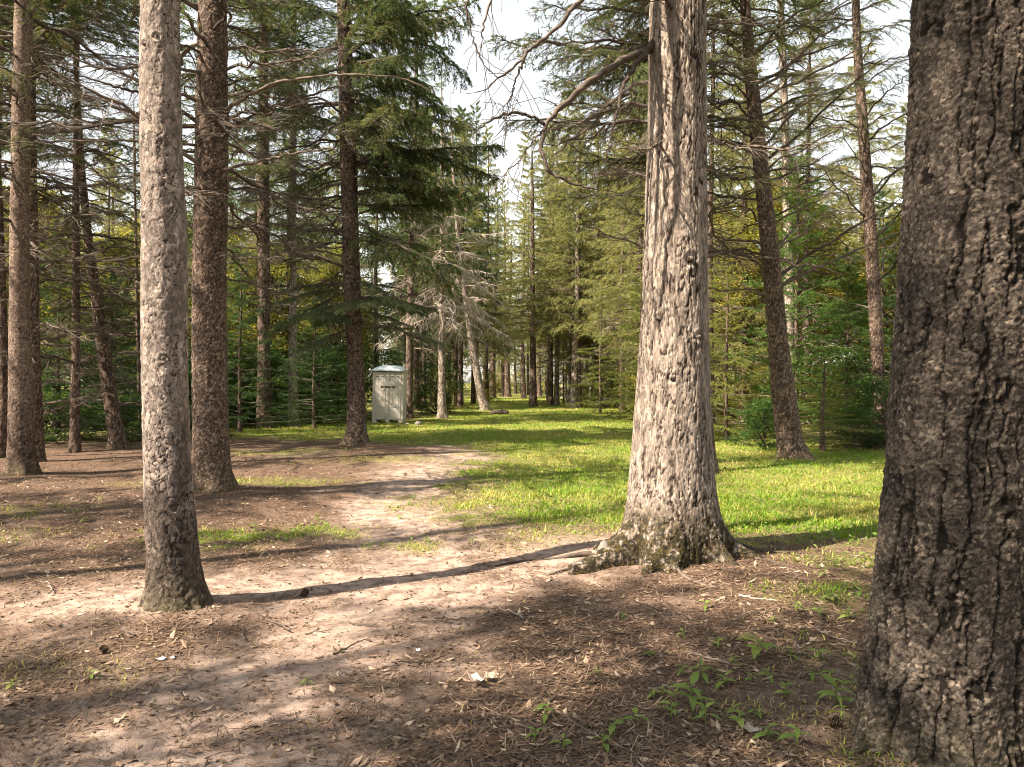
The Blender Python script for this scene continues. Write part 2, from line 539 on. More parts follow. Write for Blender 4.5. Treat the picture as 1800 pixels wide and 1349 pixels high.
def build_ground():
    xs = axis(-6.5, 6.5, 0.065, -700, 700)
    ys = axis(1.6, 12.0, 0.06, -60, 1500, 1.08)
    X, Y = np.meshgrid(xs, ys)
    x, y = X.ravel(), Y.ravel()
    g, bare = ground_masks(x, y)
    p = np.stack([x, y, np.zeros_like(x)], 1)
    g = np.maximum(g, 0.85 * sstep(20, 32, np.hypot(x, y)))
    near = np.exp(-np.maximum(np.hypot(x, y) - 14, 0) / 10)
    z = hgt(x, y) + near * (0.016 * fbm(p * 2.6, 3, 41) + (1 - 0.6 * bare) * 0.013 * fbm(p * 9, 3, 43)) - 0.02 * bare * near
    for (tx, ty, r, a) in [(1.42, 6.75, 1.5, 0.10), (-2.42, 5.5, 0.6, 0.08), (-4.2, 10.7, 0.7, 0.10), (1.85, 3.3, 0.7, 0.06)]:
        z += a * np.exp(-((x - tx) ** 2 + (y - ty) ** 2) / (r * r))
    nx, ny = len(xs), len(ys)
    i = (np.arange(ny - 1)[:, None] * nx + np.arange(nx - 1)[None, :]).ravel()
    F = np.stack([i, i + 1, i + nx + 1, i + nx], 1)
    m, nt, bs, out = new_mat('forest_floor')
    at = N(nt, 'ShaderNodeAttribute', attribute_name='mask')
    sep = N(nt, 'ShaderNodeSeparateColor')
    L(nt, at.outputs['Color'], sep.inputs[0])
    tc = N(nt, 'ShaderNodeTexCoord')
    vec = tc.outputs['Object']
    n_big, n_mid, n_fine, n_grit = noise(nt, 1.3, 5, 0.6, vec), noise(nt, 7, 6, 0.65, vec), noise(nt, 45, 6, 0.7, vec), noise(nt, 170, 3, 0.7, vec)
    soil = ramp(nt, n_mid, [(0.3, (0.165, 0.118, 0.095)), (0.55, (0.36, 0.265, 0.215)), (0.75, (0.50, 0.39, 0.325))])
    soil = mix(nt, 0.6, soil, ramp(nt, n_grit, [(0.3, (0.6, 0.58, 0.56)), (0.5, (1, 1, 1)), (0.72, (1.35, 1.35, 1.35))]), 'MULTIPLY')
    duff = ramp(nt, n_fine, [(0.34, (0.018, 0.013, 0.010)), (0.5, (0.095, 0.064, 0.047)), (0.66, (0.29, 0.20, 0.145))])
    duff = mix(nt, mathn(nt, 'MULTIPLY', n_big, 0.4), duff, (0.15, 0.085, 0.052))
    turf = ramp(nt, n_fine, [(0.3, (0.05, 0.085, 0.016)), (0.5, (0.15, 0.165, 0.035)), (0.68, (0.38, 0.31, 0.12))])
    bf = mathn(nt, 'MULTIPLY', sep.outputs[1], ramp(nt, n_mid, [(0.25, (0.35, 0.35, 0.35)), (0.5, (1, 1, 1))]), True)
    c = mix(nt, bf, duff, soil)
    c = mix(nt, mathn(nt, 'MULTIPLY', sep.outputs[0], ramp(nt, n_mid, [(0.25, (0.4, 0.4, 0.4)), (0.5, (1, 1, 1))]), True), c, turf)
    L(nt, c, bs.inputs['Base Color'])
    bs.inputs['Roughness'].default_value = 0.95
    bs.inputs['Specular IOR Level'].default_value = 0.1
    h = mathn(nt, 'ADD', mathn(nt, 'MULTIPLY', n_fine, 0.7), mathn(nt, 'MULTIPLY', n_grit, 0.3))
    b = N(nt, 'ShaderNodeBump')
    b.inputs['Strength'].default_value = 0.8
    b.inputs['Distance'].default_value = 0.03
    L(nt, h, b.inputs['Height'])
    L(nt, b.outputs[0], bs.inputs['Normal'])
    me = mesh_np('ground', np.stack([x, y, z], 1), F, [m], None, True, {'mask': np.stack([g, bare, np.zeros_like(g)], 1)})
    tag(obj('ground', me), 'needle strewn forest floor with bare sandy path and grass', None, None, 'structure')
    return xs, ys, z.reshape(ny, nx)


GX, GY, GZ = build_ground()


def gz(x, y):
    """height of the ground sheet"""
    x = np.atleast_1d(np.asarray(x, float)); y = np.atleast_1d(np.asarray(y, float))
    i = np.clip(np.searchsorted(GX, x) - 1, 0, len(GX) - 2)
    j = np.clip(np.searchsorted(GY, y) - 1, 0, len(GY) - 2)
    tx = (x - GX[i]) / (GX[i + 1] - GX[i]); ty = (y - GY[j]) / (GY[j + 1] - GY[j])
    return (GZ[j, i] * (1 - tx) + GZ[j, i + 1] * tx) * (1 - ty) + (GZ[j + 1, i] * (1 - tx) + GZ[j + 1, i + 1] * tx) * ty


# ------------------------------------------------------------------ trunks
def terr(n, k, edge=0.25):
    """terraced noise: layered flakes; returns level and the fraction inside a level"""
    t = n * k
    f = t - np.floor(t)
    return (np.floor(t) + sstep(0, edge, f)) / k, f


def bark_field(kind, P, z, seed):
    """outward displacement (m), plate height 0..1, plate random"""
    w = np.stack([fbm(P * 7, 2, seed + 5), fbm(P * 7, 2, seed + 6), fbm(P * 7, 2, seed + 7)], 1)
    w3 = np.stack([vnoise(P * 48, seed + 45), vnoise(P * 48, seed + 46), vnoise(P * 48, seed + 47)], 1)
    low = np.exp(-np.maximum(z, 0) / 0.7)
    if kind == 'pine':
        q = P * np.array([18, 18, 7.0]) + w * 1.4 + w3 * 0.16
        f1, f2, cid, dz = worley(q, seed)
        big = vnoise(P * np.array([7, 7, 3.5]), seed + 12)
        wid = 0.06 + 0.07 * sstep(-0.3, 0.5, big) + 0.10 * low
        c = np.clip((f2 - f1) / np.maximum(wid, 1e-3), 0, 1)
        c = np.where(cid > 0.72 - 0.3 * low, c, np.maximum(c, sstep(0.0, 0.5, -big) * 0.8))      # some joints have healed
        h, f = terr(fbm(P * np.array([15, 15, 8]) + w * 0.8 + w3 * 0.15, 3, seed + 3), 7)
        edge = 1 - sstep(0.03, 0.16, f)
        fine = fbm(P * np.array([70, 70, 50]), 2, seed + 9)
        d = 0.0035 * c * (0.6 + 1.2 * low) + 0.006 * h + 0.003 * cid * c - 0.002 * np.clip(dz, -1, 1) * c + 0.001 * fine
        foot = sstep(1.5, 0.3, z + 0.5 * big)
        ph = np.clip(c * (1 - 0.6 * edge) * (0.9 + 0.4 * fine) * (1 - 0.45 * foot), 0, 1)
        pr = np.clip(0.5 + 0.5 * cid + 0.45 * big - 0.9 * foot, 0, 1)
        return d, ph, pr
    if kind == 'cedar':
        wa = np.stack([fbm(P * np.array([6, 6, 2.2]), 2, seed + 5), fbm(P * np.array([6, 6, 2.2]), 2, seed + 6), 0 * z], 1)
        wb = np.stack([vnoise(P * np.array([30, 30, 9]), seed + 45), vnoise(P * np.array([30, 30, 9]), seed + 46), 0 * z], 1)
        fis = sstep(0.0, 0.12, np.abs(fbm(P * np.array([17, 17, 1.9]) + wa * 0.9 + wb * 0.16, 3, seed)))
        fi2 = sstep(0.0, 0.16, np.abs(fbm(P * np.array([40, 40, 5.5]) + wa * 1.5 + wb * 0.4, 2, seed + 33)))
        h, f = terr(fbm(P * np.array([15, 15, 2.0]) + wa + wb * 0.2, 2, seed + 3), 6)
        edge = 1 - sstep(0.04, 0.2, f)
        fine = fbm(P * np.array([90, 90, 16]), 2, seed + 9)
        gap = sstep(-0.5, 0.3, vnoise(P * np.array([3.5, 3.5, 1.5]), seed + 12) + 0.5 * low)
        d = 0.009 * fis * (0.5 + 0.6 * gap) + 0.005 * fi2 + 0.005 * h + 0.004 * fine
        ph = np.clip(fis * (0.35 + 0.65 * fi2) * (1 - 0.6 * edge) * (0.95 + 0.6 * fine) + 0.25 * (1 - gap), 0, 1)
        pr = np.clip(0.5 + 0.8 * fbm(P * np.array([14, 14, 2.5]) + wa, 2, seed + 13), 0, 1)
        return d, ph, pr
    if kind == 'scaly':
        w2 = np.stack([fbm(P * 2.6, 2, seed + 15), fbm(P * 2.6, 2, seed + 16), fbm(P * 2.6, 2, seed + 17)], 1)
        fis = sstep(0.0, 0.10, np.abs(fbm(P * np.array([10.5, 10.5, 1.5]) + w2 * 0.5 + w * 0.22 + w3 * 0.06, 3, seed)))
        q2 = P * np.array([32, 32, 44]) + w * 2.5 + w3 * 0.6
        g1, g2, cid2, dz2 = worley(q2, seed + 20)
        c2 = sstep(0.02, 0.28, g2 - g1)
        h, f = terr(fbm(P * np.array([22, 22, 20]) + w3 * 0.3, 3, seed + 3), 7)
        edge = 1 - sstep(0.06, 0.3, f)
        d = 0.016 * fis + 0.007 * c2 * cid2 - 0.003 * np.clip(dz2, -1, 1) * c2 + 0.008 * h
        return d, np.clip(fis * (0.25 + 0.75 * c2) * (1 - 0.5 * edge), 0, 1), cid2
    # spruce: small loose scales
    q = P * np.array([26, 26, 20]) + w * 2.0 + w3 * 0.5
    f1, f2, cid, dz = worley(q, seed)
    c = sstep(0.02, 0.30, f2 - f1)
    h, f = terr(fbm(P * np.array([18, 18, 11]) + w3 * 0.2, 3, seed + 3), 7)
    edge = 1 - sstep(0.06, 0.3, f)
    d = 0.007 * c * cid - 0.005 * np.clip(dz, -1, 1) * c + 0.014 * h + 0.006 * w[:, 1]
    return d, np.clip((0.2 + 0.8 * c) * (0.45 + 0.55 * cid) * (1 - 0.6 * edge), 0, 1), cid


class Trunk:
    """centre line and radius over height, in metres relative to the base"""
    def __init__(self, zs, xs, rs, H, flare=0.25, lean_on=0.6):
        self.z = np.asarray(zs, float); self.x = np.asarray(xs, float); self.r = np.asarray(rs, float); self.H = H
        self.flare = flare
        zt, k = self.z[-1], -1
        slope = (self.x[-1] - self.x[max(-3, -len(self.x))]) / max(self.z[-1] - self.z[max(-3, -len(self.z))], 0.1)
        if H > zt:
            n = 8
            for i in range(1, n + 1):
                t = i / n
                self.z = np.append(self.z, zt + (H - zt) * t)
                self.x = np.append(self.x, xs[-1] + slope * lean_on * (H - zt) * t * (1 - 0.4 * t))
                self.r = np.append(self.r, rs[-1] * (1 - t) ** 0.8 + 0.012)

    def at(self, z):
        return np.interp(z, self.z, self.x), np.interp(z, self.z, self.r)


def trunk_rows(rows, d, H):
    """photo rows (v, u_left, u_right) of a trunk standing at distance d -> Trunk relative to its base, base X"""
    rows = sorted(rows, key=lambda r: -r[0])
    z = [CAM_H - (v - HORIZ) / FPX * d for v, a, b in rows]
    x = [((a + b) / 2 - 900) / FPX * d for v, a, b in rows]
    r = [(b - a) / 2 / FPX * d for v, a, b in rows]
    bx = x[0]
    return Trunk([zz for zz in z], [xx - bx for xx in x], r, H), bx


def trunk_mesh(name, T, kind, mat, nseg, dz, ztop_fine, seed, lobes=(), moss=None, knots=(), wob=0.012, flare=(0.35, 0.18)):
    zf = np.arange(-0.25, min(ztop_fine, T.H), dz)
    zc = np.arange(zf[-1] + dz, T.H, max(0.25, dz)) if T.H > zf[-1] + dz else np.array([])
    zs = np.concatenate([zf, zc, [T.H]])
    # smooth the measured outline
    zz = np.linspace(-0.3, T.H, 400)
    xx, rr = T.at(zz)
    ker = np.ones(9) / 9
    pad = lambda a: np.convolve(np.pad(a, 4, mode='edge'), ker, 'valid')
    xx, rr = pad(xx), pad(rr)
    cx, r0 = np.interp(zs, zz, xx), np.interp(zs, zz, rr)
    th = np.arange(nseg) * 2 * PI / nseg
    TH, Z = np.meshgrid(th, zs)
    R = np.repeat(r0[:, None], nseg, 1)
    CX = np.repeat(cx[:, None], nseg, 1)
    zb = np.maximum(Z, 0)
    lob = 0.5 + 0.5 * np.cos(TH * 5 + seed) * 0.6 + 0.2 * np.cos(TH * 3 + seed * 2)
    R = R * (1 + flare[0] * np.exp(-zb / flare[1]) * lob)
    for (ang, w, amp, h) in lobes:
        dth = (TH - ang + PI) % (2 * PI) - PI
        R = R + amp * np.exp(-(dth / (w * (0.55 + 0.9 * np.clip(zb / 0.5, 0, 1)))) ** 2) * np.exp(-zb / h)
    # below the ground roots go on outwards a little
    pn = np.stack([np.cos(TH).ravel() * 1.7, np.sin(TH).ravel() * 1.7, Z.ravel() * 1.1], 1)
    R = R * (1 + wob * 3 * fbm(pn, 3, seed + 60).reshape(R.shape))
    P = np.stack([(np.cos(TH) * R).ravel(), (np.sin(TH) * R).ravel(), Z.ravel()], 1)
    disp, ph, pr = bark_field(kind, P, Z.ravel(), seed)
    disp = disp.reshape(R.shape) * np.clip(R / 0.10, 0.1, 1)
    for (kz, ka, ks, ka_amp) in knots:
        dth = ((TH - ka + PI) % (2 * PI) - PI) * R
        q = np.sqrt((dth / ks) ** 2 + ((Z - kz) / ks) ** 2)
        disp = disp + ka_amp * (np.exp(-q ** 2) * np.cos(q * 5.0) + 0.5 * np.exp(-(q / 1.8) ** 2))
        ph = ph * (1 - 0.7 * np.exp(-(q.ravel() / 0.5) ** 2))
    R = R + disp - 0.01
    V = np.stack([(CX + np.cos(TH) * R).ravel(), (np.sin(TH) * R).ravel(), Z.ravel()], 1)
    nz = len(zs)
    i = (np.arange(nz - 1)[:, None] * nseg)
    j = np.arange(nseg)[None, :]
    j2 = (j + 1) % nseg
    F = np.stack([i + j, i + j2, i + nseg + j2, i + nseg + j], 2).reshape(-1, 4)
    if moss is None:
        ms = 0.25 * np.exp(-zb / 0.15)
    else:
        ms = moss[0] * sstep(moss[1] * 1.3, moss[1] * 0.5, Z + 0.12 * fbm(pn * 2, 3, seed + 70).reshape(Z.shape))
    return mesh_np(name, V, F, [mat], None, True, {'bark': np.stack([ph, pr, ms.ravel()], 1)})


# ------------------------------------------------------------------ boughs
def rotz(v, a):
    c, s = math.cos(a), math.sin(a)
    return np.array([v[0] * c - v[1] * s, v[0] * s + v[1] * c, v[2]])


def grow_bough(seed, Lb, droop=0.5, weep=0.8, fan=0.9, nsec=24, tert=True, twigspace=0.075, dead=False, kink=0.03, seclen=0.36, rbase=None):
    """skeleton of one bough along +X: segments with radii, order and needle flag"""
    rg = np.random.default_rng(seed)
    n = 14
    s = np.linspace(0, 1, n)
    z = Lb * (0.10 * s - droop * 0.55 * s ** 2 + droop * 0.25 * s ** 4)
    y = Lb * kink * np.cumsum(rg.normal(0, 1, n)) * 0.5
    zz = z + Lb * kink * 0.5 * np.cumsum(rg.normal(0, 1, n)) * 0.5
    main = np.stack([Lb * s * 0.97, y - y[0], zz - zz[0]], 1)
    rb = rbase or (0.010 + 0.007 * Lb)
    rm = rb * (1 - s) ** 0.7 + 0.003
    segs = []                                   # p0,p1,r0,r1,order,needles
    for i in range(n - 1):
        segs.append((main[i], main[i + 1], rm[i], rm[i + 1], 0, 1 if (s[i] > 0.6 and not dead) else 0))
    for k in range(nsec):
        for side in (-1, 1):
            sk = 0.10 + 0.88 * (k + rg.random()) / nsec
            if dead and rg.random() < 0.25:
                continue
            base = np.array([np.interp(sk, s, main[:, c]) for c in range(3)])
            ls = Lb * seclen * (1 - sk) ** 0.75 * (0.55 + 0.65 * rg.random()) + 0.09
            if sk < 0.25:
                ls *= 0.55 + 1.2 * sk
            ang = side * (math.radians(38) + rg.random() * math.radians(34)) * fan
            dr = np.array([math.cos(ang), math.sin(ang), rg.normal(0.02, 0.14)])
            p = base
            m = 4
            for q in range(m):
                dr = dr + np.array([0, 0, -weep * 0.28 * (0.5 + rg.random())]) + rg.normal(0, 0.09 + (0.12 if dead else 0), 3)
                dr /= np.linalg.norm(dr)
                p2 = p + dr * ls / m
                r_ = 0.35 * np.interp(sk, s, rm) * (1 - q / m) + 0.0022
                segs.append((p, p2, r_, r_ * 0.75, 1, 0 if dead else 1))
                if tert:
                    nt_ = max(1, int(ls / m / twigspace))
                    for t in range(nt_):
                        for sd in (-1, 1):
                            if dead and rg.random() < 0.5:
                                continue
                            lt = (0.07 + 0.13 * rg.random()) * (1 - 0.5 * q / m) * (1.5 if dead else 1)
                            b2 = p + (p2 - p) * ((t + rg.random()) / nt_)
                            d2 = rotz(dr, sd * (0.5 + 0.5 * rg.random()))
                            d2 = d2 + np.array([0, 0, -weep * 0.55 * rg.random()]) + rg.normal(0, 0.12, 3)
                            d2 /= np.linalg.norm(d2)
                            segs.append((b2, b2 + d2 * lt, 0.0020, 0.0012, 2, 0 if dead else 1))
                p = p2
    P0 = np.array([a[0] for a in segs]); P1 = np.array([a[1] for a in segs])
    r0 = np.array([a[2] for a in segs]); r1 = np.array([a[3] for a in segs])
    od = np.array([a[4] for a in segs]); nd = np.array([a[5] for a in segs])
    return P0, P1, r0, r1, od, nd


def add_bough(acc, sk, seed, per_m=110, ln=0.028, w=0.006, xf=None, wood=True, dry=0.12, kmain=5):
    P0, P1, r0, r1, od, nd = sk
    if xf is not None:
        Rm, t, sc = xf
        P0, P1 = (P0 * sc) @ Rm.T + t, (P1 * sc) @ Rm.T + t
        r0, r1 = r0 * sc, r1 * sc
    rg = np.random.default_rng(seed)
    if wood:
        for o, k in ((0, kmain), (1, 3), (2, 3)):
            mk = od == o
            if wood == 'main' and o > 0:
                continue
            if mk.any():
                acc.add(*seg_tubes(P0[mk], P1[mk], r0[mk], r1[mk], k), 0)
    mk = np.where(nd > 0)[0]
    if not len(mk) or not per_m:
        return
    ls = np.linalg.norm(P1[mk] - P0[mk], axis=1)
    cnt = np.maximum(1, (ls * per_m + rg.random(len(ls))).astype(int))
    idx = np.repeat(mk, cnt)
    n = len(idx)
    t = rg.random((n, 1))
    b = P0[idx] + (P1[idx] - P0[idx]) * t
    d, u, v = frames(P1[idx] - P0[idx])
    a = rg.random((n, 1)) * 2 * PI
    pr = u * np.cos(a) + v * np.sin(a)
    nd_ = d * 0.75 + pr * 0.75
    nd_ /= np.linalg.norm(nd_, axis=1, keepdims=True)
    sd = np.cross(nd_, rg.normal(0, 1, (n, 3)))
    sd /= np.maximum(np.linalg.norm(sd, axis=1, keepdims=True), 1e-6)
    lnn = ln * (0.7 + 0.6 * rg.random((n, 1)))
    V = np.stack([b - sd * w / 2, b + sd * w / 2, b + nd_ * lnn], 1).reshape(-1, 3)
    F = np.arange(n * 3).reshape(-1, 3)
    segt = rg.random(len(P0))
    segd = (rg.random(len(P0)) < dry) * rg.random(len(P0))
    tint = np.clip(0.30 + 0.45 * (segt[idx] - 0.5) + 0.25 * (rg.random(n) - 0.5) + 0.35 * (od[idx] == 2) * t[:, 0], 0, 1)
    A = np.zeros((n, 3)); A[:, 0] = tint; A[:, 1] = segd[idx]
    acc.add(V, F, 1, np.repeat(A, 3, 0))


LIB = {}


def lib(name, n, fn):
    LIB[name] = [fn(i) for i in range(n)]


def mk_bough(tag_, needle_mat, twig='twig', **kw):
    nk = {k: kw.pop(k) for k in ('per_m', 'ln', 'w', 'dry') if k in kw}

    def fn(i):
        acc = Acc()
        add_bough(acc, grow_bough(100 * hash_s(tag_) + i, **kw), i + 5, **nk)
        return acc.build(tag_, [M[twig], M[needle_mat]])
    return fn


def hash_s(s):
    return sum(ord(c) * (i + 3) for i, c in enumerate(s)) % 997


lib('spruce', 5, mk_bough('bough', 'needle', Lb=2.5, droop=0.55, weep=1.0, nsec=22, per_m=95, ln=0.042, w=0.012, dry=0.2))
lib('blue', 3, mk_bough('bough', 'needle_blue', Lb=2.5, droop=0.55, weep=0.55, nsec=22, per_m=120, ln=0.042, w=0.012, dry=0.1))
lib('thin', 4, mk_bough('bough', 'needle', Lb=2.5, droop=0.25, weep=0.6, nsec=15, per_m=75, ln=0.040, w=0.011, twigspace=0.10, dry=0.35, kink=0.05))
lib('dead', 7, mk_bough('dead_branch', 'needle', Lb=2.5, droop=0.35, weep=0.35, nsec=20, per_m=0, dead=True, kink=0.06, seclen=0.40, twigspace=0.075))
lib('deadup', 4, mk_bough('dead_branch', 'needle', Lb=2.5, droop=0.05, weep=0.25, nsec=7, per_m=0, dead=True, kink=0.045, seclen=0.30, twigspace=0.16))
lib('bleached', 5, mk_bough('dead_branch', 'needle', 'twig_pale', Lb=2.5, droop=0.6, weep=0.9, nsec=15, per_m=0, dead=True, kink=0.05, seclen=0.40, twigspace=0.09))


# crowns for trees whose boughs are out of the picture or too far away to tell apart
def mk_crown(needle, H=10.0, R=2.7, nb=105, per_m=24, ln=0.095, w=0.024, weep=0.8, droop=0.5, dry=0.12, full=0.8, pitch0=0.0, twigs=True, top=0.55):
    def fn(i):
        rg = np.random.default_rng(900 + i * 7 + hash_s(needle))
        sks = [grow_bough(300 + i * 31 + k, 2.5, droop=droop, weep=weep, nsec=9, tert=True, twigspace=0.2, kink=0.04) for k in range(5)]
        acc = Acc()
        az = rg.random() * 6
        for b in range(nb):
            t = (b + 0.5 * rg.random()) / nb
            az += 2.4 + rg.normal(0, 0.5)
            z = H * t
            ln_b = R * ((1 - t) ** full) * (0.65 + 0.5 * rg.random()) + 0.35
            if rg.random() < 0.10:
                ln_b *= 0.45
            sc = ln_b / 2.5
            pt = pitch0 + top * t ** 1.6 - 0.05 + rg.normal(0, 0.10)
            Rm = np.array(Matrix.Rotation(az, 3, 'Z') @ Matrix.Rotation(-pt, 3, 'Y') @ Matrix.Rotation(rg.normal(0, 0.2), 3, 'X'))
            add_bough(acc, sks[b % 5], b, per_m, ln, w, (Rm, np.array([0, 0, z]), sc), wood='main', dry=dry, kmain=3)
        return acc.build('crown', [M['twig'], M[needle]])
    return fn


lib('crown', 3, mk_crown('needle'))
lib('crown_thin', 2, mk_crown('needle', nb=58, per_m=15, ln=0.09, w=0.028))
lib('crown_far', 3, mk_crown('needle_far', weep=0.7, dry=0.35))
lib('crown_fir', 1, mk_crown('fir', H=7.0, R=2.3, nb=80, per_m=34, ln=0.06, w=0.018, weep=0.25, droop=0.3, dry=0.0, pitch0=0.05))
lib('crown_firb', 1, mk_crown('fir_bright', H=7.0, R=2.3, nb=95, per_m=40, ln=0.06, w=0.02, weep=0.25, droop=0.3, dry=0.0, pitch0=0.05))
lib('crown_firy', 2, mk_crown('fir_yellow', H=7.0, R=2.4, nb=60, per_m=28, ln=0.07, w=0.02, weep=0.4, droop=0.4, dry=0.1))


def leaf_cloud(acc, rg, centers, radii, per, size, mat=1, flat=0.6):
    for c, r in zip(centers, radii):
        n = int(per * (r ** 2))
        d = rg.normal(0, 1, (n, 3))
        d /= np.linalg.norm(d, axis=1, keepdims=True)
        p = c + d * r * (rg.random((n, 1)) ** 0.45) * np.array([1, 1, flat])
        a = rg.normal(0, 1, (n, 3)) * np.array([1, 1, 0.45])
        a /= np.linalg.norm(a, axis=1, keepdims=True)
        up = rg.normal(0, 0.5, (n, 3)) + np.array([0, 0, 1.0])
        s = np.cross(a, up)
        s /= np.maximum(np.linalg.norm(s, axis=1, keepdims=True), 1e-6)
        up = np.cross(s, a)
        sz = size * (0.6 + 0.8 * rg.random((n, 1)))
        V = np.stack([p, p + a * sz * 0.5 + s * sz * 0.33 + up * sz * 0.08, p + a * sz, p + a * sz * 0.5 - s * sz * 0.33 + up * sz * 0.08], 1).reshape(-1, 3)
        i = np.arange(n)[:, None] * 4
        F = np.concatenate([i + np.array([[0, 1, 2]]), i + np.array([[0, 2, 3]])])
        A = np.zeros((n, 3))
        A[:, 0] = np.clip(0.5 + 0.3 * rg.normal() + 0.3 * rg.normal(0, 1, n) * 0.7, 0, 1)
        acc.add(V, F, mat, np.repeat(A, 4, 0))


def mk_broad(mat, H, R, nclump, per, size, z0=0.25, shrub=False):
    """crown of a broadleaf tree: limbs and clumps of leaves, base at z = 0"""
    def fn(i):
        rg = np.random.default_rng(4000 + i * 13 + hash_s(mat))
        acc = Acc()
        cs, rs = [], []
        for k in range(nclump):
            t = z0 + (1 - z0) * ((k + rg.random()) / nclump)
            prof = math.sin(PI * min(1, (t - z0) / (1 - z0) * 0.8 + 0.2)) ** 0.7 if not shrub else math.sqrt(max(0.05, 1 - (t * 0.95) ** 2))
            az = k * 2.4 + rg.normal(0, 0.5)
            rr = R * prof * (0.35 + 0.65 * rg.random())
            c = np.array([math.cos(az) * rr, math.sin(az) * rr, H * t])
            cs.append(c)
            rs.append((0.17 + 0.12 * rg.random()) * R * (1.25 if shrub else 1.0))
            b = np.array([0, 0, H * max(0.02, t - 0.28 - 0.1 * rg.random())])
            mid = (b + c) / 2 + np.array([0, 0, -0.05 * H]) * rg.random()
            pts = smooth_line([b, mid, c], 6)
            V, F = tube(pts, np.linspace(0.012 + 0.006 * H, 0.006, 6), 4)
            acc.add(V, F, 0)
        leaf_cloud(acc, rg, cs, rs, per, size)
        return acc.build('crown', [M['twig'], M[mat]])
    return fn


lib('broad', 3, mk_broad('broad', 9.0, 3.2, 85, 430, 0.13))
lib('shrub', 4, mk_broad('shrub', 2.6, 1.5, 34, 950, 0.085, 0.05, True))
lib('shrub_y', 2, mk_broad('broad', 2.6, 1.5, 30, 850, 0.085, 0.05, True))

RNG = random.Random(77)


def pick(kind):
    return RNG.choice(LIB[kind])


def branch(tree, T, kind, z, az, length, pitch, name, roll=None):
    """one bough of a tree as a part of its own, rooted in the bark"""
    cx, r = T.at(z)
    sc = length / 2.5
    rr = max(0.0, r - 0.03)
    R_ = Matrix.Rotation(az, 4, 'Z') @ Matrix.Rotation(-pitch, 4, 'Y') @ Matrix.Rotation(RNG.uniform(-0.5, 0.5) if roll is None else roll, 4, 'X')
    o = obj(name, pick(kind), tree)
    o.matrix_local = Matrix.Translation((cx + math.cos(az) * rr, math.sin(az) * rr, z)) @ R_ @ Matrix.Diagonal((sc, sc * RNG.choice((-1, 1)), sc, 1))
    return o


def dress(tree, T, zones):
    """zones: (kind, z0, z1, count, length0, length1, pitch, spread, name[, az0, az1])"""
    for zn in zones:
        kind, z0, z1, cnt, l0, l1, pitch, sp, name = zn[:9]
        a0, a1 = (zn[9], zn[10]) if len(zn) > 9 else (0, 2 * PI)
        full = len(zn) <= 9
        az = RNG.random() * 6
        for k in range(cnt):
            t = (k + RNG.random()) / cnt
            az += 2.39996 + RNG.gauss(0, 0.35)
            a = az if full else RNG.uniform(a0, a1)
            branch(tree, T, kind, z0 + (z1 - z0) * t, a, (l0 + (l1 - l0) * t) * RNG.uniform(0.6, 1.2), pitch + RNG.gauss(0, sp), name)


def top_crown(tree, T, z0, kind='crown', radius=2.7, name='crown', height=None):
    h = (T.H - z0) if height is None else height
    cx0, cx1 = T.at(z0)[0], T.at(z0 + h * 0.8)[0]
    me = pick(kind)
    base_h, base_r = (10.0, 2.7) if kind in ('crown', 'crown_far', 'crown_thin') else (7.0, 2.3)
    o = obj(name, me, tree, (cx0, 0, z0))
    sh = Matrix.Identity(4)
    sh[0][2] = (cx1 - cx0) / (h * 0.8)
    s = radius / base_r
    o.matrix_local = Matrix.Translation((cx0, 0, z0)) @ sh @ Matrix.Diagonal((s, s, h * 1.02 / base_h, 1)) @ Matrix.Rotation(RNG.random() * 6.28, 4, 'Z')
    return o


def px_tree(name, label, rows, d, H, kind, mat, nseg, dz, seed, zones=(), crown=None, group=None, **kw):
    T, bx = trunk_rows(rows, d, H)
    zbase = float(gz(bx, d)[0])
    t = thing(name, label, 'tree', (bx, d, zbase), group)
    zt = CAM_H + 674.5 / FPX * d + 0.6
    if d > 12:
        nseg, dz = int(nseg * 0.8), dz * 1.35
    obj('trunk', trunk_mesh('trunk', T, kind, M[mat], nseg, dz, zt, seed, **kw), t)
    dress(t, T, zones)
    if crown:
        top_crown(t, T, *crown)
    return t, T


# ------------------------------------------------------------------ the near and middle trees
# old pale tree in the middle with its flared mossy foot
TC, C_T = px_tree('old_tree', 'thick old pale grey tree with mossy flared roots beside the grass', [
    (985, 1098, 1262), (900, 1106, 1254), (800, 1113, 1249), (700, 1121, 1246), (600, 1127, 1244), (500, 1131, 1243), (350, 1137, 1241), (200, 1141, 1240), (0, 1143, 1239)],
    6.75, 16, 'cedar', 'cedar', 200, 0.009, 3,
    lobes=[(math.radians(203), 0.24, 0.60, 0.14), (math.radians(-8), 0.22, 0.34, 0.14), (math.radians(-42), 0.22, 0.18, 0.15), (math.radians(-100), 0.28, 0.10, 0.15), (math.radians(240), 0.24, 0.20, 0.17),
           (math.radians(95), 0.3, 0.3, 0.13), (math.radians(150), 0.2, 0.3, 0.12)],
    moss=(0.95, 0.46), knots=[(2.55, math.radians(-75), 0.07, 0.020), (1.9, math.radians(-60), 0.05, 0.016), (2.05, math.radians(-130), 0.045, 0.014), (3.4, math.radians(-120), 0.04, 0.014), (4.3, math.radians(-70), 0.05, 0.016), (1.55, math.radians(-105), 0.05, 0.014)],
    flare=(0.25, 0.3), wob=0.014)


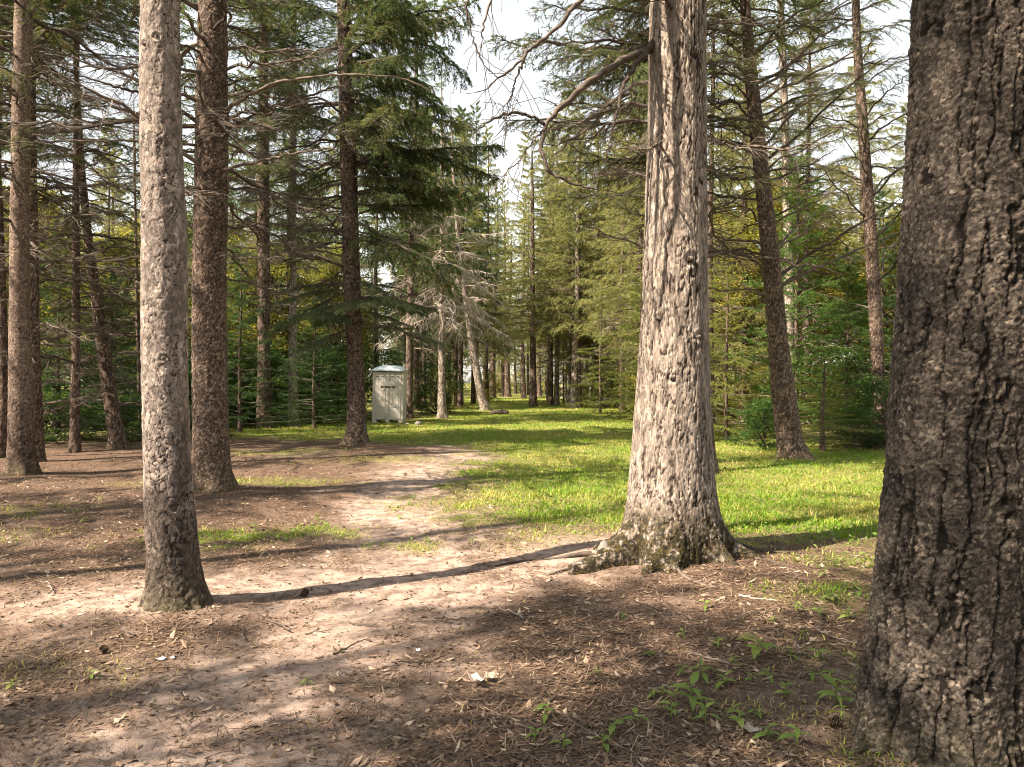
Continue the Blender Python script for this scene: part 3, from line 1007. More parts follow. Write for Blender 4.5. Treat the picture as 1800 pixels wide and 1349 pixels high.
def limb_px(tree, base_xyz, pts, rad, name='limb', n=40, mat='twig', k=8):
    """a limb through photo points (u, v, distance)"""
    P = np.array([((u - 900) / FPX * d, d, CAM_H - (v - HORIZ) / FPX * d) for u, v, d in pts]) - np.array(base_xyz)
    P = smooth_line(P, n)
    rg = np.random.default_rng(int(pts[0][0]))
    P[1:] += np.cumsum(rg.normal(0, 0.006, P.shape), 0)[1:] * 0.6 + rg.normal(0, 0.006, P.shape)[1:]
    r = np.interp(np.linspace(0, 1, n), np.linspace(0, 1, len(rad)), rad)
    V, F = tube(P, r * (1 + 0.10 * rg.normal(0, 1, n)), k)
    V = V + 0.12 * r.mean() * rg.normal(0, 1, V.shape)
    acc = Acc()
    acc.add(V, F)
    ends = []
    for q in range(6, n - 1, 2):                # fine side twigs
        if rg.random() < 0.75:
            a = P[q]
            d = P[min(q + 1, n - 1)] - P[q - 1]
            d = d / np.linalg.norm(d) + rg.normal(0, 0.65, 3)
            ln = 0.10 + 0.35 * rg.random()
            for _ in range(4):
                d = d / np.linalg.norm(d) + rg.normal(0, 0.22, 3) + np.array([0, 0, -0.08])
                b = a + d / np.linalg.norm(d) * ln / 4
                ends.append((a, b))
                a = b
    if ends:
        e0, e1 = np.array([e[0] for e in ends]), np.array([e[1] for e in ends])
        acc.add(*seg_tubes(e0, e1, np.full(len(e0), 0.0030), np.full(len(e0), 0.0022), 3))
    return obj(name, acc.build(name, [M[mat]], True), tree)
    return obj(name, mesh_np(name, V, F, [M[mat]], None, True), tree)


cb = TC.location
limb_px(TC, cb, [(1150, 88, 6.70), (1100, 100, 6.55), (1040, 140, 6.4), (985, 192, 6.3), (958, 222, 6.28), (947, 262, 6.27), (957, 302, 6.28), (985, 325, 6.3), (1030, 338, 6.35), (1062, 342, 6.4)],
        [0.036, 0.030, 0.026, 0.023, 0.020, 0.017, 0.015, 0.011, 0.007, 0.004])
limb_px(TC, cb, [(958, 222, 6.28), (930, 205, 6.2), (888, 198, 6.1), (855, 215, 6.0), (835, 232, 5.95)], [0.016, 0.013, 0.011, 0.008, 0.004], k=5)
limb_px(TC, cb, [(956, 228, 6.28), (925, 262, 6.2), (895, 300, 6.1), (878, 330, 6.05)], [0.008, 0.006, 0.005, 0.003], k=5)
limb_px(TC, cb, [(888, 198, 6.1), (884, 215, 6.08), (878, 240, 6.05)], [0.005, 0.004, 0.002], k=5)
limb_px(TC, cb, [(1150, 70, 6.7), (1125, 105, 6.5), (1098, 145, 6.4), (1085, 185, 6.35), (1076, 235, 6.3), (1074, 280, 6.3)], [0.028, 0.023, 0.018, 0.012, 0.008, 0.004])
limb_px(TC, cb, [(1180, -260, 6.7), (1110, -120, 6.3), (1026, 0, 6.0), (985, 48, 5.9), (940, 85, 5.85), (922, 105, 5.8), (885, 135, 5.75), (848, 162, 5.7)], [0.06, 0.04, 0.022, 0.016, 0.012, 0.009, 0.007, 0.003])
limb_px(TC, cb, [(922, 105, 5.8), (905, 140, 5.8), (895, 175, 5.8), (880, 225, 5.8)], [0.009, 0.007, 0.005, 0.003], k=5)
limb_px(TC, cb, [(1160, -300, 6.7), (1000, -220, 6.2), (868, -20, 5.9), (852, 50, 5.9), (848, 95, 5.9)], [0.05, 0.03, 0.010, 0.007, 0.003], k=5)
limb_px(TC, cb, [(1140, -280, 6.7), (960, -200, 6.0), (830, -10, 5.7), (822, 40, 5.7), (845, 90, 5.7), (862, 120, 5.7), (885, 140, 5.7)], [0.05, 0.03, 0.010, 0.008, 0.006, 0.005, 0.003], k=5)
dress(TC, C_T, [('dead', 3.2, 5.0, 7, 1.6, 2.0, 0.05, 0.2, 'dead_branch', math.radians(100), math.radians(250)), ('dead', 5.2, 7.0, 7, 1.6, 2.2, 0.05, 0.2, 'dead_branch')])
top_crown(TC, C_T, 6.6, 'crown_thin', 2.3)
# roots running out over the soil
for k, pts in enumerate([[(1040, 985), (990, 985), (930, 984), (870, 992)], [(1045, 990), (1010, 1002), (960, 1012)], [(1300, 975), (1360, 985), (1420, 982)], [(1290, 985), (1330, 1000), (1400, 1010)], [(1180, 1005), (1200, 1030), (1260, 1050)]]):
    P = []
    for i, (u, v) in enumerate(pts):
        x, y = gp(u, v)
        P.append((x - cb.x, y - cb.y, float(gz(x, y)[0]) - cb.z + (0.02 if i == 0 else 0.004)))
    P = smooth_line(P, 24)
    rg = np.random.default_rng(k)
    P[:, 2] += 0.008 * np.sin(np.linspace(0, 9, 24) + k)
    V, F = tube(P, np.linspace(0.022, 0.006, 24) * (1 + 0.15 * rg.normal(0, 1, 24)), 8)
    obj('root', mesh_np('root', V, F, [M['twig']], None, True), TC)

# dark scaly tree on the right
TR, R_T = px_tree('big_tree', 'very thick dark brown tree with deeply fissured scaly bark and lichen spots', [
    (1345, 1512, 1790), (1300, 1524, 1778), (1200, 1535, 1782), (1100, 1545, 1788), (900, 1568, 1800), (700, 1583, 1812), (500, 1596, 1818), (300, 1607, 1826), (0, 1621, 1838)],
    3.3, 17, 'scaly', 'scaly', 290, 0.0075, 8, lobes=[(math.radians(195), 0.25, 0.10, 0.12), (math.radians(-110), 0.3, 0.08, 0.12), (math.radians(-40), 0.3, 0.08, 0.1)],
    moss=(0.08, 0.2), knots=[(1.05, math.radians(-85), 0.06, 0.022), (0.72, math.radians(-120), 0.05, 0.02), (0.35, math.radians(-100), 0.05, 0.02), (0.9, math.radians(-55), 0.05, 0.018)], flare=(0.12, 0.15), wob=0.018)
top_crown(TR, R_T, 6.5, radius=2.6)
dress(TR, R_T, [('dead', 4.2, 6.5, 8, 1.5, 2.0, 0.1, 0.2, 'dead_branch')])

# red pine on the left
TL, L_T = px_tree('red_pine', 'slim pine with pale pinkish flaky plated bark and darker foot', [
    (1062, 262, 362), (1000, 262, 350), (900, 257, 341), (800, 254, 333), (700, 252, 329), (600, 250, 328), (450, 250, 329), (380, 252, 328), (300, 248, 321), (150, 248, 317), (80, 247, 314), (0, 249, 316)],
    5.5, 17, 'pine', 'pine', 150, 0.0075, 5, lobes=[(math.radians(-30), 0.3, 0.07, 0.10), (math.radians(200), 0.25, 0.05, 0.1)],
    knots=[(4.0, math.radians(-75), 0.03, 0.014), (3.95, math.radians(-115), 0.03, 0.014), (2.75, math.radians(-130), 0.035, 0.012), (1.75, math.radians(-70), 0.03, 0.012), (3.3, math.radians(-50), 0.025, 0.014)], flare=(0.30, 0.09), wob=0.016)
top_crown(TL, L_T, 8.5, 'crown_thin', 2.0)
dress(TL, L_T, [('dead', 5.2, 8.5, 8, 1.2, 1.8, 0.1, 0.2, 'dead_branch')])

# dark spruce behind it
T2, S2 = px_tree('spruce_tree', 'stout dark spruce with long bare branches standing behind the pale pine', [
    (872, 336, 410), (845, 340, 403), (700, 339, 399), (500, 339, 397), (300, 343, 401), (100, 347, 399), (0, 350, 398)],
    10.7, 18, 'spruce', 'spruce', 110, 0.016, 11, flare=(0.45, 0.2),
    zones=[('dead', 3.4, 7.2, 34, 2.2, 2.6, 0.02, 0.18, 'dead_branch'), ('thin', 5.4, 7.5, 7, 1.6, 2.0, 0.1, 0.2, 'bough'), ('dead', 2.2, 3.5, 7, 0.6, 1.4, 0.0, 0.2, 'dead_branch')], crown=(7.4, 'crown_thin', 3.0))
b2 = T2.location
limb_px(T2, b2, [(395, 195, 10.6), (440, 165, 10.3), (500, 142, 10.1), (570, 133, 10.0), (640, 130, 9.9), (700, 135, 9.9), (770, 165, 9.9)], [0.034, 0.026, 0.021, 0.017, 0.013, 0.009, 0.003])
limb_px(T2, b2, [(395, 230, 10.6), (470, 190, 10.9), (540, 168, 11.2), (600, 150, 11.4)], [0.03, 0.024, 0.018, 0.006])
limb_px(T2, b2, [(392, 300, 10.6), (450, 285, 10.3), (530, 268, 10.0), (600, 262, 9.8)], [0.024, 0.018, 0.014, 0.005])
limb_px(T2, b2, [(350, 215, 10.6), (280, 170, 10.2), (200, 150, 10.0), (110, 120, 9.8)], [0.03, 0.024, 0.016, 0.005])
limb_px(T2, b2, [(350, 255, 10.6), (260, 248, 10.0), (140, 245, 9.7), (20, 247, 9.5)], [0.02, 0.015, 0.010, 0.003])

# left edge group
T3, _ = px_tree('left_pine', 'pinkish brown pine with lit flaky bark in front of a darker trunk', [
    (835, 12, 66), (800, 16, 60), (600, 17, 52), (400, 19, 50), (200, 22, 52), (0, 27, 57)], 13.4, 18, 'pine', 'spruce', 70, 0.022, 17,
    zones=[('dead', 3.6, 8.5, 26, 2.0, 2.4, 0.05, 0.2, 'dead_branch'), ('thin', 5.0, 8.5, 9, 1.8, 2.2, 0.0, 0.2, 'bough')], crown=(9.0, 'crown_thin', 2.1))
T3.name = 'pine_tree'
px_tree('spruce_tree', 'dark brown spruce directly behind the lit flaky pine', [(810, 48, 78), (600, 47, 69), (400, 46, 66), (0, 45, 60)], 15.6, 17, 'spruce', 'spruce', 60, 0.03, 19,
        zones=[('dead', 2.0, 9.0, 30, 2.0, 2.6, 0.0, 0.2, 'dead_branch'), ('thin', 5.0, 9.5, 12, 2.0, 2.4, -0.05, 0.2, 'bough')], crown=(9.0,))
px_tree('spruce_tree', 'dark leaning spruce half hidden by the lit flaky pine', [(815, -8, 12), (700, -4, 16), (500, -6, 10), (300, -12, 2), (0, -20, -8)], 16.2, 16, 'spruce', 'spruce', 40, 0.04, 21,
        zones=[('dead', 3.0, 9.0, 16, 2.0, 2.4, 0.0, 0.2, 'dead_branch'), ('spruce', 6.0, 10, 10, 2.4, 2.2, -0.1, 0.2, 'bough')], crown=(9.0,))
px_tree('spruce_tree', 'thin nearly black straight spruce beside a leaning trunk', [(797, 122, 141), (600, 126, 141), (400, 127, 140), (200, 129, 139), (0, 133, 141)], 17.8, 15, 'spruce', 'spruce', 44, 0.035, 23,
        zones=[('dead', 0.9, 8.0, 36, 2.2, 1.8, -0.05, 0.2, 'dead_branch'), ('thin', 2.4, 10, 22, 2.2, 1.8, -0.15, 0.2, 'bough')], crown=(10.0,))
px_tree('leaning_tree', 'dark tree leaning strongly with low bare branches, left of the pale pine', [(790, 194, 228), (770, 192, 220), (700, 182, 206), (600, 168, 190), (500, 157, 175), (410, 146, 161), (300, 138, 150), (100, 128, 137), (0, 124, 132)], 18.5, 15, 'spruce', 'spruce', 54, 0.035, 25,
        zones=[('dead', 1.0, 8.0, 34, 2.6, 2.0, -0.08, 0.2, 'dead_branch'), ('thin', 3.0, 10, 16, 2.2, 2.0, -0.1, 0.2, 'bough')], crown=(10.0,))
px_tree('sapling', 'very thin young spruce stem between the leaning trunk and pale pine', [(765, 243, 252), (560, 238, 245), (300, 234, 239)], 22, 10, 'spruce', 'spruce', 16, 0.08, 27,
        zones=[('dead', 0.8, 6.0, 22, 1.8, 1.2, -0.05, 0.2, 'dead_branch'), ('thin', 2.0, 9, 16, 1.6, 0.8, -0.05, 0.2, 'bough')])

# trees left of the toilet
px_tree('spruce_tree', 'brown spruce trunk with one sunlit edge at the shrub line', [(756, 450, 479), (650, 453, 475), (400, 452, 474), (200, 455, 472), (0, 458, 470)], 26.5, 19, 'spruce', 'spruce', 44, 0.045, 29,
        zones=[('dead', 3.5, 13, 24, 2.2, 2.4, -0.05, 0.2, 'dead_branch'), ('spruce', 5.5, 15, 30, 2.6, 2.4, -0.15, 0.2, 'bough')], crown=(14.0,))
px_tree('spruce_tree', 'slim greyish spruce trunk in front of the dark shrubs', [(755, 505, 526), (650, 507, 523), (560, 508, 522), (400, 511, 521), (0, 515, 522)], 27, 17, 'spruce', 'pale', 36, 0.05, 31,
        zones=[('dead', 4.0, 12, 18, 2.0, 2.2, -0.05, 0.2, 'dead_branch'), ('spruce', 6.5, 14, 20, 2.4, 2.2, -0.15, 0.2, 'bough')], crown=(13.0,))
T9, S9 = px_tree('spruce_tree', 'big dark spruce with drooping green boughs next to the portable toilet', [
    (782, 602, 652), (765, 609, 645), (650, 611, 640), (500, 603, 634), (300, 598, 627), (100, 594, 620), (0, 592, 615)], 19.8, 19, 'spruce', 'spruce', 72, 0.025, 33, flare=(0.45, 0.2),
    zones=[('blue', 2.9, 4.0, 9, 2.0, 2.2, -0.10, 0.15, 'bough'), ('spruce', 5.2, 12.0, 34, 3.6, 3.6, -0.12, 0.15, 'bough', -1.1, 0.9),
           ('spruce', 7.0, 12.5, 20, 3.0, 3.0, -0.12, 0.15, 'bough'), ('dead', 4.0, 9.0, 26, 2.4, 2.6, -0.05, 0.2, 'dead_branch', 1.6, 4.8), ('dead', 4.0, 9.0, 12, 2.2, 2.6, -0.1, 0.2, 'dead_branch')], crown=(12.0,))
for az, z, ln, pt in [(math.radians(188), 3.9, 2.3, -0.42), (math.radians(205), 3.6, 2.0, -0.30), (math.radians(-20), 3.8, 2.1, -0.18), (math.radians(-60), 3.7, 1.7, -0.15), (math.radians(170), 4.1, 1.8, -0.05), (math.radians(-35), 4.2, 2.2, -0.3)]:
    branch(T9, S9, 'blue', z, az, ln, pt, 'bough', 0.0)

# bleached tree and leaning one beyond the toilet
px_tree('dead_tree', 'bleached dead conifer with a skirt of drooping bare grey branches', [(739, 768, 788), (720, 769, 785), (650, 770, 783), (520, 771, 782), (400, 773, 780), (250, 774, 779)], 33, 15, 'spruce', 'pale', 40, 0.05, 35,
        zones=[('bleached', 4.2, 7.4, 40, 3.2, 3.4, -0.38, 0.2, 'dead_branch'), ('bleached', 7, 13.5, 26, 2.6, 1.2, -0.15, 0.2, 'dead_branch')])
px_tree('leaning_tree', 'grey trunk leaning over the lane beyond the bleached tree', [(722, 844, 865), (705, 840, 857), (680, 835, 850), (620, 826, 839), (580, 820, 830), (400, 800, 807)], 43, 18, 'spruce', 'pale', 36, 0.06, 37,
        zones=[('bleached', 5.0, 10, 16, 2.6, 2.4, -0.2, 0.2, 'dead_branch'), ('spruce', 8, 16, 16, 2.4, 1.8, -0.1, 0.2, 'bough')])

# trees right of the old tree
TB, _ = px_tree('spruce_tree', 'dark spruce hidden behind the thick old pale tree', [(832, 1225, 1262), (690, 1219, 1248), (400, 1206, 1236), (0, 1190, 1214)], 13.7, 18, 'spruce', 'spruce', 60, 0.03, 39,
        zones=[('dead', 3.6, 9.0, 30, 2.4, 2.4, 0.05, 0.2, 'dead_branch'), ('spruce', 6.6, 9.5, 14, 2.5, 2.5, 0.0, 0.2, 'bough', 1.7, 4.5), ('thin', 4.6, 9.0, 12, 2.2, 2.4, 0.0, 0.2, 'bough'), ('thin', 5.0, 9.4, 16, 3.0, 3.3, 0.05, 0.15, 'bough', 2.5, 3.9)], crown=(9.0,))
T12, S12 = px_tree('leaning_tree', 'leaning brown spruce with upswept bare branches in front of the green fir', [
    (808, 1370, 1428), (780, 1366, 1412), (700, 1356, 1398), (600, 1350, 1385), (500, 1343, 1375), (400, 1334, 1364), (300, 1325, 1352), (200, 1314, 1340), (100, 1306, 1328), (0, 1300, 1318)], 16, 17, 'spruce', 'spruce', 84, 0.022, 41,
    zones=[('deadup', 3.2, 9.0, 20, 2.8, 3.0, 0.42, 0.15, 'dead_branch', -0.9, 0.9), ('dead', 3.4, 9.5, 24, 2.2, 2.4, 0.12, 0.2, 'dead_branch', 2.2, 4.1), ('thin', 6.5, 9.5, 9, 2.0, 2.0, 0.1, 0.2, 'bough')], crown=(9.2,))
T13, S13 = px_tree('spruce_tree', 'tall slim spruce with sparse tufts against the white sky near the big dark tree', [
    (781, 1538, 1567), (760, 1539, 1562), (700, 1536, 1556), (600, 1530, 1552), (500, 1524, 1547), (400, 1519, 1540), (300, 1512, 1532), (200, 1506, 1524), (100, 1501, 1515), (0, 1497, 1511)], 20.4, 17, 'spruce', 'spruce', 54, 0.03, 43,
    zones=[('deadup', 3.0, 8.0, 12, 2.2, 2.6, 0.45, 0.15, 'dead_branch'), ('thin', 5.5, 12.5, 26, 1.8, 2.2, 0.12, 0.2, 'bough'), ('dead', 4.5, 10.5, 14, 1.6, 2.0, 0.2, 0.2, 'dead_branch')], crown=(12.2,))
px_tree('spruce_tree', 'pale straight spruce trunk rising behind the green fir', [(765, 1374, 1396), (500, 1378, 1396), (250, 1374, 1388), (0, 1366, 1378)], 24, 19, 'spruce', 'pale', 40, 0.05, 45,
        zones=[('dead', 6.5, 13, 22, 1.8, 2.0, 0.0, 0.2, 'dead_branch'), ('thin', 9.0, 14, 18, 2.2, 2.0, 0.0, 0.2, 'bough')], crown=(13.5,))

# ------------------------------------------------------------------ far trunks along the lane
FT = []
for i in range(4):
    T_ = Trunk([0, 2, 8, 14], [0, 0.03 * (i - 1.5), 0.08 * (i - 1.5), 0.1], [0.23, 0.18, 0.14, 0.10], 20)
    FT.append((T_, trunk_mesh('trunk', T_, 'spruce', M['pale' if i == 3 else 'spruce'], 20, 0.12, 12, 60 + i)))


def far_spruce(x, y, r, H, label, group, vi=None, z0=None, lean=0.0, kind='crown_far', deadn=8, crown_r=2.6, name='spruce_tree', exact=False):
    vi = RNG.randrange(3) if vi is None else vi
    T_, me = FT[vi]
    t = thing(name, label, 'tree', (x, y, float(gz(x, y)[0]) - 0.03), group, RNG.random() * 6.28)
    t.rotation_euler = (RNG.gauss(0, 0.015), lean, 0)
    s = r / 0.19
    obj('trunk', me, t, scale=(s, s, H / 20.0))
    z0 = H * RNG.uniform(0.22, 0.36) if z0 is None else z0
    top_crown(t, Trunk([0, 5], [0, 0], [0.2, 0.2], H), z0, kind, crown_r * (1.0 if exact else RNG.uniform(0.85, 1.2)))
    for k in range(deadn):
        z = RNG.uniform(0.10 * H, z0 + 2.5)
        o = obj('dead_branch', pick('bleached' if (y > 30 and RNG.random() < 0.5) else 'dead'), t)
        sc = RNG.uniform(0.5, 1.0)
        o.matrix_local = Matrix.Translation((0, 0, z)) @ Matrix.Rotation(RNG.random() * 6.28, 4, 'Z') @ Matrix.Rotation(RNG.uniform(-0.1, 0.4), 4, 'Y') @ Matrix.Diagonal((sc, sc, sc, 1))
    return t


G_FAR = 'spruces lining the grassy lane'
FAR = [  # u, v of the foot, trunk width px, label
    (893, 698, 11, 'dark twin trunk at the end of the lane'), (885, 697, 8, 'dark twin trunk at the end of the lane'),
    (921, 701, 8, 'slender reddish spruce standing on the lane centre'), (937, 716, 13, 'dark straight spruce standing alone on the lane'),
    (948, 698, 8, 'dark spruce behind the lone lane trunk'), (978, 713, 9, 'dark slim spruce left of the pale trunk pair'),
    (991, 701, 10, 'brown spruce behind the pale trunk pair'), (1000, 714, 8, 'narrow brown trunk of the pale trunk pair'),
    (1008, 717, 13, 'pale grey sunlit trunk of the pale trunk pair'), (1038, 706, 8, 'thin trunk leaning slightly right of the pale pair'),
    (1054, 711, 12, 'brown spruce trunk at the right side of the lane'), (1066, 708, 8, 'slim spruce trunk among the right lane row'), (1073, 704, 8, 'slim spruce trunk among the right lane row'),
    (1087, 714, 9, 'short mottled trunk among the right lane row'), (1102, 718, 15, 'grey trunk with low bare branches ending the right lane row'), (1116, 708, 9, 'slim spruce trunk among the right lane row'),
    (802, 712, 8, 'thin trunk in the dense stand behind the bleached tree'), (810, 713, 9, 'thin trunk in the dense stand behind the bleached tree'),
    (832, 712, 8, 'thin trunk in the dense stand behind the bleached tree'), (866, 700, 11, 'dark trunk beside the lane entrance shade'),
    (719, 737, 14, 'dark spruce trunk just right of the portable toilet'), (745, 716, 7, 'thin trunk in the dense stand behind the bleached tree'), (733, 722, 8, 'thin trunk in the dense stand behind the bleached tree'),
    (1022, 699, 8, 'slim spruce trunk among the right lane row'), (760, 708, 8, 'thin trunk in the dense stand behind the bleached tree')]
for (u, v, w, lab) in FAR:
    x, y = gp(u, v)
    y = min(y, 95.0); x = (u - 900) / FPX * y
    r = w / 2 / FPX * y
    far_spruce(x, y, min(r, 0.42), RNG.uniform(17, 21), lab, G_FAR, 3 if 'pale' in lab or 'grey' in lab else None, deadn=10 if y < 62 else 5,
               lean=0.05 if 'leaning' in lab else RNG.gauss(0, 0.01), z0=RNG.uniform(4.0, 7.0), kind='crown_far' if u > 880 else RNG.choice(('crown', 'crown_far')))
# more of the wood on both sides and at the end of the lane
G_W = 'spruces in the wood behind'
for (x, y, H) in [(-9, 44, 19), (-12, 52, 20), (-7, 58, 20), (-15, 60, 18), (-6.5, 72, 20), (-11, 80, 21), (-3.5, 96, 17), (0.5, 104, 16), (4.5, 100, 17), (9, 92, 20), (-7, 92, 20), (12, 70, 19), (10, 56, 19), (14, 50, 18), (9.5, 44, 18), (13, 84, 20), (-2, 118, 17), (3, 122, 18), (-14, 100, 20), (16, 62, 19), (11.5, 38, 16)]:
    left = x < 0
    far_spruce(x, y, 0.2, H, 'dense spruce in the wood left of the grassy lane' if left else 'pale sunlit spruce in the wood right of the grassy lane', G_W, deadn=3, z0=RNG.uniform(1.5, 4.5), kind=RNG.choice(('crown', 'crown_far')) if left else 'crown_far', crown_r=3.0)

frg = random.Random(9)
for (x, y, H, z0) in [(2.9, 61, 21, 5.5), (1.9, 92, 25, 5), (2.7, 53, 19, 5.5), (4.2, 48, 18, 5.0), (5.6, 51, 19, 3.5), (6.2, 43, 17, 4.0), (4.4, 60, 20, 4.0), (7.2, 55, 19, 3.0), (7.8, 46, 18, 3.0), (6.0, 36, 15, 3.5), (3.4, 68, 20, 4.0), (7.0, 33, 13, 2.5), (5.2, 75, 20, 3), (8.5, 62, 20, 3)]:
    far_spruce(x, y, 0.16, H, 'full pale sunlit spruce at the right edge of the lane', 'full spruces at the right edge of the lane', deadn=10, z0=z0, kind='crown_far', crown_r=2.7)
for (x, y, H, z0) in [(-2.0, 62, 22, 6), (-1.0, 90, 25, 5), (-3.3, 49, 18, 4.5), (-4.6, 56, 19, 4.0), (-2.9, 63, 19, 5.0), (-5.4, 44, 17, 4.0), (-3.6, 74, 20, 4.0), (-2.4, 84, 19, 4.0), (-6.0, 52, 20, 3.0)]:
    far_spruce(x, y, 0.16, H, 'full shaded spruce at the left edge of the lane', 'full spruces at the left edge of the lane', deadn=10, z0=z0, kind=frg.choice(('crown', 'crown_far')), crown_r=2.7)
FILL = []
while len(FILL) < 50:
    y = frg.uniform(30, 115)
    x = frg.uniform(4.6 + 0.03 * y, 9 + 0.42 * y) if frg.random() < 0.66 else -frg.uniform(5.0 + 0.02 * y, 9 + 0.42 * y)
    if y < 45 and -9 < x < 0:
        continue
    if all((x - a) ** 2 + (y - b) ** 2 > 7 for a, b in FILL):
        FILL.append((x, y))
for (x, y) in FILL:
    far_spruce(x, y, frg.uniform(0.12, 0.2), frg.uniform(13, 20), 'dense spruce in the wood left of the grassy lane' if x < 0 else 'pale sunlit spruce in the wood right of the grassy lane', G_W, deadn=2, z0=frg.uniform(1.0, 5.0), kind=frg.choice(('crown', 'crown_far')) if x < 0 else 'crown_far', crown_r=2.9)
for (x, y, H) in [(-13, 19.2, 15), (-16, 24, 17), (-11.5, 26.5, 16), (-18, 20.5, 16), (-14, 31, 17), (-20, 27, 17), (-9.6, 33, 17), (-6.4, 36.5, 18), (-17.5, 15.5, 16), (-24, 30, 17)]:
    far_spruce(x, y, frg.uniform(0.10, 0.17), H, 'dark spruce with tangled bare branches deep in the left wood', 'spruces with bare tangled branches on the left', deadn=30, z0=frg.uniform(6, 9), kind='crown_thin', crown_r=2.2)
for (x, y, H) in [(12.4, 19.5, 15), (14.5, 24.5, 16), (10.6, 27.5, 16), (17.5, 22, 16), (6.6, 25.5, 16)]:
    far_spruce(x, y, frg.uniform(0.10, 0.16), H, 'thin spruce with bare branches deep in the right wood', 'thin spruces on the right', deadn=20, z0=frg.uniform(6, 9), kind='crown_far', crown_r=1.9)
# young firs and broadleaf trees
def fir(x, y, H, R, label, kind='crown_fir', group=None):
    t = thing('young_fir', label, 'tree', (x, y, float(gz(x, y)[0])), group)
    obj('trunk', FT[1][1], t, scale=(0.35, 0.35, H / 20))
    T_ = Trunk([0, 2], [0, 0], [0.1, 0.1], H)
    top_crown(t, T_, 0.25, kind, R)


fir(7.6, 20.5, 7.6, 2.0, 'bright emerald young fir right behind the leaning brown spruce', 'crown_firb')
fir(9.6, 22.0, 5.2, 1.9, 'short green young fir between the two slim trunks', 'crown_firb')
fir(6.0, 21.5, 5.0, 1.9, 'yellowish young fir left of the leaning brown spruce', 'crown_firy')
fir(5.0, 22.5, 6.5, 1.8, 'tall yellowish young fir beside the old pale tree', 'crown_firy')
fir(7.2, 17.8, 2.2, 1.2, 'low yellowish fir at the foot of the leaning brown spruce', 'crown_firy')
fir(-8.5, 24.0, 5.5, 1.8, 'dark green young fir behind the stout dark spruce')
fir(-10.2, 19.5, 4.2, 1.5, 'dark young fir behind the thin black spruce')
fir(-13.0, 22.0, 6.0, 1.9, 'dark young fir near the lit flaky pine')
fir(4.5, 27.0, 5.0, 1.7, 'yellow green young fir at the right edge of the lane', 'crown_firy')
for k in range(46):
    y = frg.uniform(34, 112)
    x = frg.uniform(3.8 + 0.03 * y, 8 + 0.3 * y) if k % 2 else -frg.uniform(4.6 + 0.01 * y, 8 + 0.3 * y)
    if k < 8:
        x, y = frg.uniform(-7, 7), frg.uniform(104, 116)
    fir(x, y, frg.uniform(2.0, 5.0), frg.uniform(1.4, 2.2), 'young fir among the trunks of the far wood', frg.choice(('crown_fir', 'crown_firy')), 'young firs filling the far wood')
for (x, y, H, R, k) in [(4.6, 40, 6.5, 1.8, 1), (6.6, 47, 7.5, 2.0, 1), (8.2, 35, 7.0, 2.0, 1), (3.9, 58, 7.0, 1.8, 1), (7.6, 30.5, 6.0, 1.8, 1), (9.5, 41, 7.0, 2.0, 1)]:
    fir(x, y, H, R, 'yellow green young fir under the spruces right of the lane', 'crown_firy', 'young firs right of the lane')
for (x, y, H, R) in [(-15, 20.2, 4.5, 1.8), (-11.8, 22.8, 5.0, 1.8), (-17, 24, 5.0, 2.0), (-9.4, 20.9, 3.2, 1.4), (-6.7, 26.0, 4.2, 1.5)]:
    fir(x, y, H, R, 'dark young fir filling the shade under the left conifers', 'crown_fir', 'young firs under the left conifers')
fir(11.8, 24.5, 7.5, 2.0, 'tall dark young fir behind the tall slim spruce')


def broad_tree(x, y, H, R, label, group):
    t = thing('broadleaf_tree', label, 'tree', (x, y, float(gz(x, y)[0])), group)
    obj('trunk', FT[0][1], t, scale=(0.8, 0.8, H * 0.85 / 20))
    z0 = 0.12 * H
    obj('crown', pick('broad'), t, (0, 0, z0), (0, 0, RNG.random() * 6.28), (R / 3.2, R / 3.2, (H - z0) / 9.0))


G_B = 'broadleaf trees beyond the conifers'
for (x, y, H, R) in [(-14, 27, 6.5, 2.6), (-18.5, 30, 9, 3.0), (-10, 31, 7.0, 2.6), (-23, 34, 10, 3.6), (-13.5, 37, 9.0, 3.0), (-19, 42, 11, 3.6), (-28, 44, 12, 4.2), (-8.5, 37, 8.0, 2.6), (-24, 52, 13, 4.4), (-34, 56, 14, 4.5), (-17, 58, 12, 4.0), (-40, 60, 13, 4.5)]:
    broad_tree(x, y, H, R, 'backlit yellow green broadleaf tree behind the left conifers', G_B)
for (x, y, H, R) in [(10.5, 30, 9.5, 3.0), (14.5, 28, 7.5, 3.0), (12.5, 36, 11, 3.4), (18, 33, 9.5, 3.6), (16, 42, 11, 4.0), (22, 40, 10, 4.0), (9, 34, 9.0, 2.8), (26, 50, 12, 4.5), (20, 54, 12, 4.2), (30, 58, 13, 4.5), (24, 30, 9, 3.4)]:
    broad_tree(x, y, H, R, 'sunny yellow green broadleaf tree behind the right conifers', G_B)


def shrub(x, y, H, R, label, group, kind='shrub'):
    t = thing('shrub', label, 'shrub', (x, y, float(gz(x, y)[0]) - 0.05), group, RNG.random() * 6.28)
    obj('foliage', pick(kind), t, scale=(R / 1.5, R / 1.5, H / 2.6))
    V, F = tube(smooth_line([(0, 0, -0.1), (0.03, 0.02, H * 0.3), (0.1, -0.05, H * 0.6)], 6), np.linspace(0.03, 0.01, 6), 5)
    obj('stem', mesh_np('stem', V, F, [M['twig']], None, True), t)


